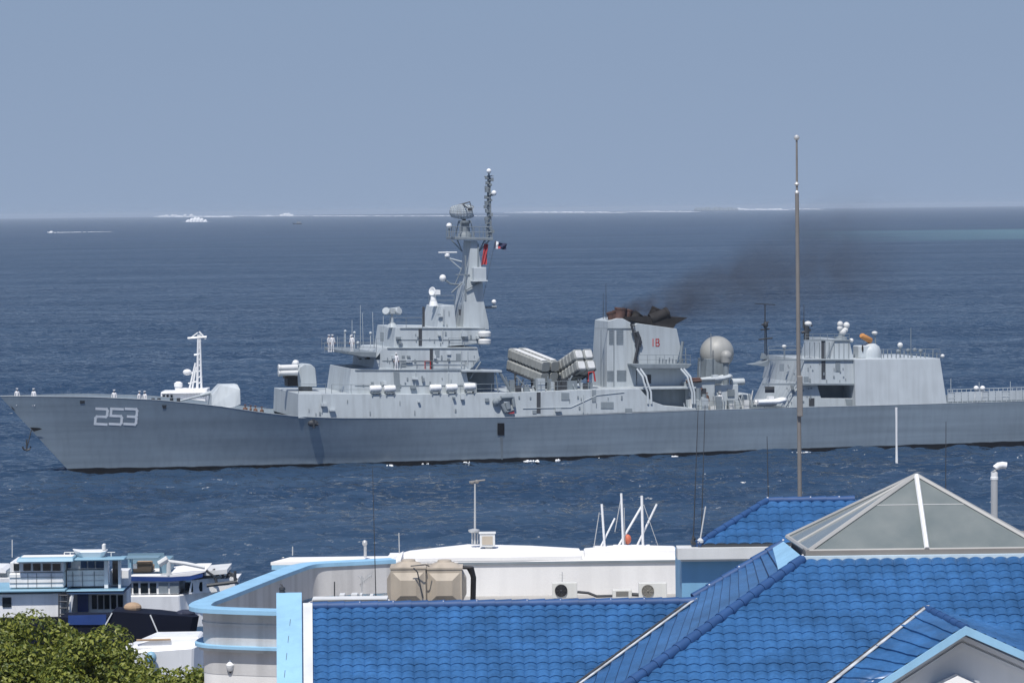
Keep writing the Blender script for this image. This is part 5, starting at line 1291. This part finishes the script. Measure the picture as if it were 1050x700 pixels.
def small_tv(): 
    mb=MB(); mb.tube([atn(576.5,599,71.3),atn(576.5,586,71.3)],.015,5)
    for k in range(4): mb.tube([atn(573,588+k*1.5,71.3),atn(580,587.5+k*1.5,71.3)],.009,4)
    tag(mb.build('television_aerial','galvanised'),'small thin aerial above the left air conditioner','aerial')
small_tv()
# ---- weather mast and roof clutter
o=empty('weather_mast',atn(487,557,74)); b=o.location.copy()
mb=MB()
for p,q,r_ in (((487,558),(487,495.5),.055),): mb.tube([atn(p[0],p[1],74)-b,atn(q[0],q[1],74)-b],r_*.8,8,.028)
mb.tube([atn(484.2,557,74)-b,atn(484.2,545,74)-b],.03,6); mb.tube([atn(489.8,557,74)-b,atn(489.8,545,74)-b],.03,6); mb.build('pole','galvanised',o)
mb=MB(); mb.tube([atn(481,493.8,74)-b,atn(497.5,491.8,74)-b],.03,6); mb.ell(atn(484,494.3,74)-b,(.10,.08,.06),10,6); mb.ell(atn(489,493.5,74)-b,(.09,.07,.07),10,6); mb.build('wind_vane','pole_grey',o)
mb=MB(); mb.lathe(atn(486,545.8,74)-b,[(.12,0),(.2,.04),(.2,.1),(.05,.14)],12); mb.build('collar','galvanised',o,smooth=True)
tag(o,'slim grey weather mast with a crossbar top on the white roof','mast')
o=empty('equipment_cabinet',atn(499.5,569,73.6)); b=o.location.copy(); q0,q1=atn(492,560.5,73.6)-b,atn(507.5,547,73.6)-b
mb=MB(); mb.box((q0.x,0,q0.z),(q1.x,.4,q1.z)); mb.box((q0.x-.03,-.03,q1.z+.002),(q1.x+.03,.43,q1.z+.04)); mb.build('cabinet_body','off_white',o,bevel=.01)
mb=MB(); mb.box((q0.x+.08,-.02,q0.z+.08),(q1.x-.08,-.002,q1.z-.08)); mb.build('cabinet_door','tank_beige',o); mb=MB(); mb.box((q0.x+.18,.1,-.2),(q1.x-.1,.35,q0.z-.002)); mb.build('stand','off_white',o); tag(o,'beige equipment cabinet beside the weather mast','cabinet')
def frame_post(label,px_list,base,Y):
    Y*=1.5
    o=empty('mast_frame',at(base[0],base[1],Y)); b=o.location.copy()
    for nm,a,c,r_ in px_list:
        mb=MB(); mb.tube([at(a[0],a[1],Y)-b,at(c[0],c[1],Y+(.35 if nm=='stay' else 0))-b],r_,7); mb.build(nm,'white_paint' if nm!='wire' else 'galvanised',o)
    mb=MB(); mb.box((-.35,-.2,-.1),(.35,.5,.22)); mb.build('base_block','roof_white',o,bevel=.03)
    return tag(o,label,'mast','white stayed poles on the flat roof')
frame_post('shortest white roof pole with a single stay, left of the four',[('pole',(620.5,568),(617,516.5),.04),('stay',(610,572.5),(630.5,531),.032),('wire',(607.5,570),(614.5,525),.016)],(619,567),73.4)
frame_post('tallest white roof pole, second from the left',[('pole',(639.3,566),(637,505.5),.04),('wire',(630.5,545),(636.5,512),.016),('wire',(640,520),(641,560),.012)],(639,566),73.4)
frame_post('third white roof pole with a long leaning stay',[('pole',(659.4,565),(658,508),.045),('stay',(631,565),(659,517),.04),('wire',(660,517),(675,560),.012)],(657,566),73.4)
frame_post('leaning white roof pole at the right end of the group',[('pole',(650.5,565),(673.5,516.5),.036)],(650,567),73.6)
mb=MB(); c=atn(643.5,552.5,73.5); mb.ell(c,(.13,.13,.17),14,10); o=mb.build('buoy','orange_buoy',smooth=True); c2=MB(); c2.tube([c+Vector((0,0,-.5)),c+Vector((0,0,-.1))],.03,6); c2.build('float_stem','dark_grey',o); tag(o,'orange red ball among the white roof poles','buoy')
o=empty('roof_fan',atn(672,569.5,73.2)); b=o.location.copy(); q0,q1=atn(667.5,569.5,73.2)-b,atn(676.5,560.5,73.2)-b
mb=MB(); mb.box((q0.x,0,-.3),(q1.x,.4,q1.z)); mb.build('casing','ac_white',o,bevel=.02); mb=MB(); mb.lathe((0,-.003,q1.z/2),[(.11,0),(.11,.02)],14,axis=(0,-1,0)); mb.build('grille','ac_grille',o); tag(o,'small square fan unit right of the white roof poles','fan')
# ---- masts, whips and aerials
o=empty('lightning_mast',atn(819.5,511,60)); b=o.location.copy()
mb=MB(); mb.tube([atn(820.2,520,60)-b+Vector((0,0,-.9)),atn(817.2,199,60)-b],.062,10,.055); mb.build('pole','pole_grey',o,smooth=True)
mb=MB(); mb.tube([atn(817.2,199,60)-b,atn(816.9,142,60)-b],.032,8,.026); mb.build('upper_pole','pole_grey',o,smooth=True)
mb=MB(); mb.lathe(atn(817.2,199.5,60)-b,[(.05,0),(.07,.05),(.03,.12)],10); mb.lathe(atn(817,190.5,60)-b,[(.04,0),(.075,.04),(.04,.10)],10); mb.lathe(atn(816.9,144,60)-b,[(.03,0),(.08,.05),(.08,.1),(.03,.15)],10); mb.build('joint','galvanised',o,smooth=True)
mb=MB(); mb.tube([atn(816.9,143,60)-b,atn(816.8,138.5,60)-b],.015,6); mb.build('tip','dark_grey',o); mb=MB(); mb.box(atn(817.5,427,59.93)-b-Vector((0,.05,0)),atn(822.5,385,60)-b); mb.build('junction_box','pole_grey',o,bevel=.02)
tag(o,'tall brown grey lightning mast rising beside the skylight','mast')
whips=[('thin dark whip aerial left of the water tanks',(385.5,615),(382,480),66,.014),('left of two close thin whip aerials behind the pavilion',(711,553),(716,415),60,.014),('right of two close thin whip aerials behind the pavilion',(719,553),(723,415),60,.013),
 ('thin whip aerial just left of the lightning mast',(788,520),(786.5,447),60,.014),('thin whip aerial rising behind the skylight',(969.5,540),(970,432),60,.013)]
for lab,a,c,Y,r_ in whips:
    Y*=1.5; mb=MB(); p,q=at(a[0],a[1],Y),at(c[0],c[1],Y); mb.tube([p,p.lerp(q,.5),q],r_*1.3,6,r_*.7); mb.lathe(p-Vector((0,0,.5)),[(.05,0),(.05,.5),(.03,.62)],8); tag(mb.build('whip_aerial','dark_grey'),lab,'aerial')
mb=MB(); mb.tube([atn(718,553,56),atn(723.5,519,56)],.02,6); mb.lathe(atn(718,556,56),[(.09,0),(.09,.06),(.03,.12)],8); tag(mb.build('whip_aerial','off_white'),'short pale leaning aerial on the pavilion cornice','aerial')
mb=MB(); mb.box(atn(709,558,56),atn(713,553.5,56.3)); mb.tube([atn(711,553.5,56.1),atn(712,551,56.1)],.05,6); tag(mb.build('floodlight','dark_grey'),'small dark floodlight at the pavilion roof corner','lamp')
mb=MB(); mb.tube([atz(919.5,474.5,-.6),atz(919.5,474.5,0),atz(919.5,474.5,0)+Vector((0,0,5.6))],.13,8); tag(mb.build('marker_pole','white_paint'),'white marker pole standing in the water before the warship','pole')
# vent pipe behind the skylight
o=empty('vent_pipe',atn(1019.5,535,52)); b=o.location.copy()
mb=MB(); mb.tube([atn(1019.5,560,52)-b,atn(1019.5,490,52)-b],.085,14); mb.build('pipe','galvanised',o,smooth=True)
mb=MB(); mb.tube([atn(1019.5,491,52)-b,atn(1019.6,484,52)-b,atn(1021,479.5,52)-b,atn(1024,477.2,52)-b,atn(1028,476.6,52)-b,atn(1032,477.2,52)-b],.085,14); mb.lathe(atn(1019.5,491.5,52)-b,[(.095,0),(.095,.06),(.085,.07)],14); mb.build('elbow','white_paint',o,smooth=True)
tag(o,'pale bent vent pipe rising right of the skylight','pipe')
mb=MB(); p=atn(371,598,68)
mb.tube([atn(371,613,68),atn(371,590,68)],.025,6); mb.tube([atn(367,590,68),atn(375,597,68)],.014,5); mb.tube([atn(381,589,68),atn(368,599,68)],.02,5)
for k in range(6): c=atn(381-k*2.2,589+k*1.7,68); mb.tube([c+Vector((-.02,0,-.12)),c+Vector((.02,0,.12))],.01,4)
tag(mb.build('television_aerial','galvanised'),'branching television aerial on the terrace left of the tanks','aerial')
mb=MB(); mb.tube([atn(343,613,67),atn(343,596,67)],.022,6); tag(mb.build('post','dark_grey'),'thin dark post standing on the terrace','post')
mb=MB(); mb.tube([atn(328.5,611,69.8),atn(328.5,578,69.8)],.02,6); tag(mb.build('post','dark_grey'),'dark downpipe-thin post against the lit parapet wall','post')
mb=MB(); mb.tube([atn(304.5,590,69.5),atn(304.5,580,69.5)],.02,6); tag(mb.build('post','dark_grey'),'short thin post near the bend of the parapet','post')
mb=MB(); mb.tube([atn(374.5,571,73),atn(374.5,558,73)],.05,8); mb.ell(atn(374,556.5,73),(.09,.09,.11),10,8); tag(mb.build('roof_lamp','galvanised'),'short lamp post on the canopy with a dark head','lamp')
mb=MB(); mb.tube([atn(409.5,567,73),atn(409,546,73)],.02,6); tag(mb.build('post','galvanised'),'thin pale post on the roof left of the weather mast','post')
mb=MB(); mb.tube([atn(300,569,73.2),atn(300,560,73.2)],.02,6); tag(mb.build('post','galvanised'),'thin pale post at the left end of the canopy','post')
# low clutter along the wing ridge
mb=MB(); rnd=random.Random(12)
for x0,x1 in ((348,354),(360,367),(369,372),(379,383)):
    a=atn(x0,613.5,58); b_=atn(x1,608.5-rnd.random()*2,58.3); mb.box(a-Vector((0,0,.8)),b_)
mb.box(atn(320,614,57),atn(398,611.5,57.4)-Vector((0,0,0))); 
for v_ in range(1): pass
mb.box(atn(320,616,57)-Vector((0,-.05,3.0)),atn(398,613,57.3)); tag(mb.build('low_wall','off_white'),'low pale wall with small caps behind the tiled ridge','wall')

# ================================================================== MOORED BOATS
def boat_hull(mb,pts_top,zb,shrink=.8,mi=0):
    c=sum((Vector(p) for p in pts_top),Vector())/len(pts_top)
    A=[Vector(p) for p in pts_top]; B=[Vector((c.x+(p.x-c.x)*shrink,c.y+(p.y-c.y)*shrink,zb)) for p in A]; mb.loft(B,A,mi)
def ferry():
    Y=183.0; b=at(60,640,Y); b.z=0; o=empty('ferry',b)
    def Q(px,py,dy=0): return at(px,py,Y+dy)-b
    def B(mb,x0,y0,x1,y1,d0,d1): mb.box(Vector((Q(x0,y0).x,d0,Q(x0,y1).z)),Vector((Q(x1,y0).x,d1,Q(x1,y0).z)))
    mb=MB(); zt=Q(40,632).z
    boat_hull(mb,[(Q(-40,0).x,-.2,zt),(Q(126,0).x,-.2,zt),(Q(134,0).x,2.4,zt),(Q(126,0).x,3.6,zt),(Q(-40,0).x,3.6,zt)],-.8,.92); mb.build('hull','boat_navy',o)
    mb=MB(); B(mb,-40,608,62,634,0,3.4); mb.build('lower_cabin','boat_white',o,bevel=.04)
    mb=MB(); B(mb,62,608,127,634,1.6,3.4); mb.build('lower_saloon','boat_white',o,bevel=.04)
    for x in (93,99.5,106,113,120): 
        mb=MB(); B(mb,x-2.6,613,x+2.6,627.5,1.55,1.65); mb.build('window','glass_dark',o)
    mb=MB(); B(mb,76,608.5,87,630,1.3,1.5); mb.build('door','boat_royal',o)
    mb=MB(); B(mb,2.5,612,11.5,622,-.06,.05); mb.build('window','glass_dark',o)
    mb=MB(); B(mb,-40,603.2,68,606.8,-.45,3.6); B(mb,68,604.2,127,606.2,-.2,3.6); mb.build('deck_edge','boat_blue',o,bevel=.03)
    mb=MB(); B(mb,68,606.3,127,608.6,-.15,3.5); mb.build('awning','boat_awning',o)
    mb=MB(); B(mb,9,587,65,603.1,.1,3.2); mb.build('wheelhouse','boat_white',o,bevel=.06)
    mb=MB(); B(mb,9.5,576,65,587.0,.2,3.1); mb.build('wheelhouse_top','boat_white',o,bevel=.03)
    for x0,x1 in ((13.5,19),(23.5,31),(33.5,41),(43.5,51.5),(53.5,61.5)):
        mb=MB(); B(mb,x0,577.8,x1,585,.12,.25); mb.build('window','glass_dark',o)
    mb=MB(); B(mb,66,586,105,603.1,1.0,3.2); mb.build('side_panel','boat_white',o)
    mb=MB(); B(mb,66,576,105,586,1.3,3.0); mb.build('cabin','boat_white',o)
    for x0,x1 in ((66.2,69.5),(80,86),(87.5,94),(95.5,104)):
        mb=MB(); B(mb,x0,577.5,x1,584.5,1.2,1.35); mb.build('window','boat_awning',o)
    mb=MB()
    for x in (16,28,37,52,72,82,94): B(mb,x,587.5,x+.4,603,.05 if x<65 else .95,.12 if x<65 else 1.02)
    for y in (591.5,597): B(mb,9.5,y,64.8,y+.4,.05,.12); B(mb,66.5,y,105,y+.4,.95,1.02)
    mb.build('panel_joint','panel_grey',o)
    mb=MB(); B(mb,105.2,575.5,109,604,.6,1.0); mb.build('post','boat_white',o); mb=MB(); B(mb,119.5,575.5,122,604,.6,1.0); mb.build('post','boat_white',o); mb=MB(); mb.tube([Q(74,609),Q(71,630)],.12,6); mb.build('post','boat_white',o)
    mb=MB(); B(mb,112,577,119.5,602,1.4,1.6); mb.build('door','glass_dark',o)
    mb=MB(); B(mb,109,588,128,604,1.7,3.0); mb.build('side_panel','boat_white',o)
    mb=MB(); zr=Q(40,571).z; zl=Q(40,575.2).z; mb.loft([Vector((Q(7,0).x,-.5,zl)),Vector((Q(66,0).x,-.5,zl)),Vector((Q(66,0).x,1.8,zl)),Vector((Q(7,0).x,1.8,zl))],[Vector((Q(8.5,0).x,-.3,zr)),Vector((Q(65.5,0).x,-.3,zr)),Vector((Q(65.5,0).x,1.1,zr)),Vector((Q(8.5,0).x,1.1,zr))]); mb.box(Vector((Q(66.1,0).x,-.2,Q(90,574.5).z)),Vector((Q(118,0).x,1.0,Q(90,572.2).z))); mb.build('roof','boat_blue',o,bevel=.04)
    mb=MB(); mb.box(Vector((Q(11,0).x,0,zr+.003)),Vector((Q(64,0).x,1.0,zr+.03))); mb.build('roof_deck','roof_white',o)
    mb=MB(); mb.tube([Q(12.5,571),Q(12.5,553)],.025,3.4); mb.build('aerial','off_white',o)
    mb=MB()
    for x in range(66,119,6): mb.tube([Q(x,571,1),Q(x,566,1)],.03,3.4)
    mb.tube([Q(66,566,1),Q(118,566,1)],.03,3.4); mb.build('railing','off_white',o)
    mb=MB(); B(mb,61,604,70,634,-.2,0)
    mb=MB()
    for x in (60.5,69.5): mb.tube([Q(x,608,-.4),Q(x,634,-.4)],.05,6)
    for k in range(4): mb.tube([Q(60.5,610+k*6.5,-.4),Q(69.5,610+k*6.5,-.4)],.045,6)
    mb.build('ladder','dark_grey',o)
    return tag(o,'white and pale blue two deck ferry moored at the left edge','ferry'),b,Y
_,fb0,FY=ferry()
def dinghy():
    p=at(92,571.6,184.0); o=empty('dinghy',p); k=186.0/F
    mb=MB(); L_=36*k; pts=[(-L_/2,0,.55),(-L_*.25,-.6,.42),(L_*.4,-.65,.42),(L_/2,-.5,.45),(L_/2,.5,.45),(L_*.4,.65,.42),(-L_*.25,.6,.42)]
    boat_hull(mb,pts,.02,.72); mb.build('hull','white_paint',o,bevel=.04); mb=MB(); mb.box((L_*.36,-.2,.45),(L_*.46,.2,.8)); mb.build('outboard_motor','off_white',o,bevel=.05)
    tag(o,'white dinghy stowed upon the ferry roof','dinghy')
dinghy()
def cruiser():
    Y=197.0; b=at(180,640,Y); b.z=0; o=empty('passenger_boat',b)
    def Q(px,py,dy=0): return at(px,py,Y+dy)-b
    def B(mb,x0,y0,x1,y1,d0,d1): mb.box(Vector((Q(x0,y0).x,d0,Q(x0,y1).z)),Vector((Q(x1,y0).x,d1,Q(x1,y0).z)))
    mb=MB(); zt=Q(180,609.5).z
    top=[(Q(118,0).x,-.2,zt),(Q(184,609).x,-.2,zt),(Q(190,609).x,.6,zt),(Q(240,609).x,2.2,zt+.5),(Q(190,609).x,4.8,zt),(Q(118,0).x,4.8,zt)]
    bot=[(Q(120,0).x,.2,-.8),(Q(176,0).x,.2,-.8),(Q(182,0).x,.8,-.8),(Q(208,0).x,2.2,-.8),(Q(182,0).x,4.2,-.8),(Q(120,0).x,4.2,-.8)]
    mb.loft([Vector(p) for p in bot],[Vector(p) for p in top]); mb.build('hull','boat_white',o,bevel=.06)
    mb=MB(); B(mb,124,595,183,609.4,.1,4.6); mb.loft([Vector((Q(183.1,0).x,.1,Q(183,609).z)),Vector((Q(210,0).x,1.2,Q(183,609).z)),Vector((Q(210,0).x,4,Q(183,609).z)),Vector((Q(183.1,0).x,4.6,Q(183,609).z))],[Vector((Q(186,0).x,.1,Q(183,595).z)),Vector((Q(207,0).x,1.2,Q(183,595).z)),Vector((Q(207,0).x,4,Q(183,595).z)),Vector((Q(186,0).x,4.6,Q(183,595).z))]); mb.build('cabin','boat_white',o)
    for x0,x1 in ((128,134.5),(136.5,141.5),(144,151.5),(153.5,160)):
        mb=MB(); B(mb,x0,597.5,x1,608,.02,.15); mb.build('window','glass_dark',o)
    for x0,x1 in ((162.5,172),(174,183)):
        mb=MB(); B(mb,x0,597.5,x1,608,.02,.15); mb.build('window','panel_grey',o)
    for x0,x1,d in ((189,197.5,.32),(199,206.5,.68)):
        mb=MB(); B(mb,x0,597.5,x1,607,d-.12,d+.3); mb.build('window','glass_dark',o)
    mb=MB(); A=[Q(122.5,590.5),Q(175,591.2),Q(195,590),Q(208,587.5),Q(208,591),Q(196,594),Q(175,595.5),Q(122.5,595)]; mb.loft([p+Vector((0,-.15,0)) for p in A],[p+Vector((0,4.9,0)) for p in A]); mb.build('roof_trim','boat_royal',o)
    mb=MB(); A=[Q(122.5,590.3),Q(175,591),Q(195,589.8),Q(206,587),Q(210,585.8),Q(196,586),Q(170,589.5)]; mb.loft([p+Vector((0,-.1,0)) for p in A],[p+Vector((0,4.8,0)) for p in A]); mb.build('upper_deck','roof_white',o)
    mb=MB(); B(mb,121,571.8,162,574,.4,1.7); mb.build('canopy','boat_greyblue',o,bevel=.03)
    for x in (122.5,161):
        for d in (.6,1.5): mb=MB(); mb.box(Vector((Q(x-.7,0).x,d-.06,Q(x,591).z)),Vector((Q(x+.7,0).x,d+.06,Q(x,574).z))); mb.build('post','boat_blue',o)
    mb=MB(); B(mb,123,574,161,590,4.0,4.2); mb.build('back_panel','boat_greyblue',o)
    mb=MB(); B(mb,133,583,153,589.5,1.5,3); B(mb,136,579,152,584,1.8,2.6); mb.build('seats','deck_tan',o,bevel=.05)
    mb=MB(); B(mb,134,580,138,585,1.2,1.4); mb.build('fan','white_paint',o)
    mb=MB(); mb.tube([Q(165,574.5),Q(190,577.5),Q(210,581.5)],.12,8); mb.tube([Q(173,590),Q(173,575)],.14,8); mb.tube([Q(163,578),Q(172,572.5)],.2,8); mb.build('boom','off_white',o)
    mb=MB(); B(mb,161.5,576,171.5,589.5,1.0,3.8); mb.build('console','boat_greyblue',o)
    mb=MB(); A=[Q(208,586.5),Q(232,584.5),Q(232,589),Q(209,591)]; mb.loft([p+Vector((0,.6,0)) for p in A],[p+Vector((0,4.0,0)) for p in A]); mb.build('foredeck_awning','off_white',o)
    rnd=random.Random(6)
    for k in range(26):
        mb=MB(); p=Q(rnd.uniform(219,243),rnd.uniform(584,597),rnd.uniform(.5,3)); mb.tube([p,p+Vector((rnd.uniform(-.5,.5),0,rnd.uniform(-.6,.6)))],.09,5); mb.build('deck_gear','dark_grey',o)
    mb=MB()
    mb.tube([Q(241,598),Q(241,585)],.1,6); mb.tube([Q(212,600),Q(243,596)],.12,6); mb.build('anchor_gear','dark_grey',o)
    mb=MB(); A=[Q(206,596),Q(243,594),Q(240,606),Q(207,610)]; mb.loft([p+Vector((0,1.0,0)) for p in A],[p+Vector((0,3.4,0)) for p in A]); mb.build('bow','boat_white',o)
    tag(o,'white passenger boat with dark blue roof trim and row of cabin windows','boat')
cruiser()
def navy_boat():
    Y=175.0; b=at(135,660,Y); b.z=0; o=empty('fishing_boat',b)
    def Q(px,py,dy=0): return at(px,py,Y+dy)-b
    top=[Q(62,632.5),Q(110,633),Q(114,627.5),Q(117,626.8),Q(160,629.5),Q(197,633),Q(202,634)]; bot=[Q(66,680),Q(110,680),Q(114,680),Q(117,680),Q(150,680),Q(176,680),Q(186,680)]
    n=len(top); mb=MB(); H=1.1
    wd=[1,1,1,1,.95,.6,.08]
    rows=[]
    for p,q,k in zip(top,bot,wd): rows.append([Vector((p.x,H-H*k,p.z)),Vector((q.x,H-H*k*.8,-.8)),Vector((q.x,H+H*k*.8,-.8)),Vector((p.x,H+H*k,p.z))])
    for a,c in zip(rows,rows[1:]):
        mb.add(a+c,[(0,1,5,4),(1,2,6,5),(2,3,7,6),(0,4,7,3)])
    mb.add(rows[0],[(0,1,2,3)]); mb.add(rows[-1],[(0,1,2,3)]); mb.build('hull','boat_navy',o)
    mb=MB(); A=[Q(70,630.5),Q(109,629.5),Q(109,640),Q(70,640)]; mb.loft([p+Vector((0,-.06,0)) for p in A],[p+Vector((0,-.02,0)) for p in A]); mb.build('bulwark','boat_royal',o)
    for a_,c_ in ((Q(115,628,-.05),Q(104,648,-.1)),(Q(154,630,-.05),Q(163.5,652,-.1))): mb=MB(); mb.tube([a_,c_],.04,5); mb.build('rope','off_white',o)
    mb=MB(); mb.ell(Q(136,622.5,1.5),(.5,.4,.3),12,8); mb.build('net_heap','deck_tan',o); 
    mb=MB(); mb.ell(Q(190,628.5,1.5),(.55,.4,.22),12,8); mb.ell(Q(186,630,1.2),(.25,.3,.2),10,8); mb.build('tarpaulin','navy_cloth',o)
    tag(o,'low dark navy hulled boat in front of the passenger boat','boat')
navy_boat()
def white_boat():
    Y=165.0; b=at(168,670,Y); b.z=0; o=empty('motor_boat',b)
    def Q(px,py,dy=0): return at(px,py,Y+dy)-b
    mb=MB(); zt=Q(168,660).z
    top=[Vector((Q(112,0).x,-1.2,zt-.25)),Vector((Q(190,0).x,-1.3,zt)),Vector((Q(215,0).x,.6,zt+.5)),Vector((Q(190,0).x,2.5,zt)),Vector((Q(112,0).x,2.4,zt-.25))]
    boat_hull(mb,top,-.6,.8); mb.build('hull','boat_white',o,bevel=.08)
    mb=MB(); A=[Q(130,664),Q(158,652),Q(205,651.2),Q(207,664)]; mb.loft([p+Vector((0,-.6,0)) for p in A],[p+Vector((0,1.8,0)) for p in A]); mb.build('cabin_top','boat_white',o,bevel=.08)
    mb=MB(); mb.tube([Q(140,656,-.7),Q(175,655,-.7)],.06,6); mb.build('grab_rail','deck_tan',o)
    mb=MB(); mb.ell(Q(155,674,-1.6),(.28,.28,.34),12,8); mb.build('fender','boat_blue',o,smooth=True)
    tag(o,'bright white motor boat nearest the trees','boat')
white_boat()
# small boat seen at the very left, behind the ferry
def left_boat():
    Y=204.0; b=at(0,600,Y); b.z=0; o=empty('launch',b)
    def Q(px,py,dy=0): return at(px,py,Y+dy)-b
    mb=MB(); zt=Q(0,590).z; boat_hull(mb,[Vector((-4,-1.5,zt)),Vector((Q(9,0).x,-1.5,zt)),Vector((Q(13,0).x,0,zt)),Vector((Q(9,0).x,1.5,zt)),Vector((-4,1.5,zt))],-.6,.85); mb.build('hull','boat_white',o)
    mb=MB(); A=[Q(-40,580),Q(5,580),Q(9,582.5),Q(9,585),Q(-40,584)]; mb.loft([p+Vector((0,-1.2,0)) for p in A],[p+Vector((0,1.6,0)) for p in A]); mb.build('cabin_top','boat_white',o)
    mb=MB(); mb.box((Q(-30,0).x,-.9,zt),(Q(7,0).x,1.2,Q(0,584).z)); mb.build('cabin','panel_grey',o); tag(o,'white launch half hidden behind the ferry wheelhouse','boat')
left_boat()

# ================================================================== TREES
def leaf_mat(name,c0,c1):
    m=bpy.data.materials.new(name); m.use_nodes=True; t=m.node_tree; b=t.nodes['Principled BSDF']; L=t.links.new
    b.inputs['Roughness'].default_value=.5
    oi=t.nodes.new('ShaderNodeNewGeometry'); cr=t.nodes.new('ShaderNodeValToRGB'); cr.color_ramp.elements[0].color=c0+(1,); cr.color_ramp.elements[1].color=c1+(1,)
    L(oi.outputs['Random Per Island'],cr.inputs[0]); L(cr.outputs[0],b.inputs['Base Color'])
    tr=t.nodes.new('ShaderNodeBsdfTranslucent'); L(cr.outputs[0],tr.inputs['Color']); mx=t.nodes.new('ShaderNodeMixShader'); mx.inputs[0].default_value=.3
    L(b.outputs[0],mx.inputs[1]); L(tr.outputs[0],mx.inputs[2]); L(mx.outputs[0],t.nodes['Material Output'].inputs['Surface']); return m
M['leaf']=leaf_mat('leaf',(.055,.092,.013),(.29,.31,.05))
def tree(px,py,Y,rad,h,seed,label,nclump=90,nleaf=130):
    top=at(px,py,Y); rnd=random.Random(seed); base=Vector((top.x,Y,1.5)); o=empty('broadleaf_tree',base)
    ht=top.z-1.5; cc=Vector((0,0,ht-h*.5)); nr=np.random.RandomState(seed)
    clumps=[]
    for i in range(nclump):
        while True:
            q=Vector((rnd.uniform(-1,1),rnd.uniform(-1,1),rnd.uniform(-1,1)))
            if .35<q.length<1: break
        q=Vector((q.x*rad,q.y*rad,q.z*h*.5)); clumps.append((cc+q,rnd.uniform(.45,.95)))
    mb=MB(); mb.tube([(0,0,-.05),(.1,.05,ht*.3),(.0,.1,ht*.55)],.28,8,.17)
    for k in range(9):
        c,_=clumps[k*nclump//9]; s_=Vector((0,.05,ht*rnd.uniform(.35,.55))); mb.tube([s_,s_.lerp(c,.5)+Vector((0,0,.3)),c],.10,6,.03)
    mb.build('trunk','bark',o)
    V=[];Fc=[];k=0
    for c,r_ in clumps:
        n=int(1.6*nleaf*r_*r_/.5)
        d=nr.normal(size=(n,3)); d/=np.linalg.norm(d,axis=1)[:,None]; d[:,2]*=.75
        P=np.array(c)+d*(r_*nr.uniform(.55,1.0,n)**.5)[:,None]
        nn=d+nr.normal(scale=.55,size=(n,3))+np.array((0,0,.5)); nn/=np.linalg.norm(nn,axis=1)[:,None]
        a=np.cross(nn,nr.normal(size=(n,3))); a/=np.linalg.norm(a,axis=1)[:,None]; b_=np.cross(nn,a)
        s=nr.uniform(.065,.135,n)[:,None]
        q=np.stack([P-a*s,P+b_*s*.55+nn*s*.15,P+a*s,P-b_*s*.55+nn*s*.15],1).reshape(-1,3); V.append(q)
    V=np.concatenate(V); n=len(V)//4; me=bpy.data.meshes.new('crown'); me.from_pydata(V.tolist(),[],[(4*i,4*i+1,4*i+2,4*i+3) for i in range(n)]); me.materials.append(M['leaf'])
    c=bpy.data.objects.new('crown',me); COL.objects.link(c); c.parent=o
    return tag(o,label,'tree','green trees by the quay at lower left')
tree(28,640,126,2.9,5.5,1,'leafy green tree at the very left, tallest of the three',130)
tree(100,656,123,2.6,5.0,2,'leafy green tree in the middle under the navy boat',110)
tree(176,673,120,2.1,4.0,3,'lowest leafy green tree beside the rounded wall',80)
tree(-40,650,123,2.4,5.5,4,'leafy green tree cut off by the left edge of the picture',80)
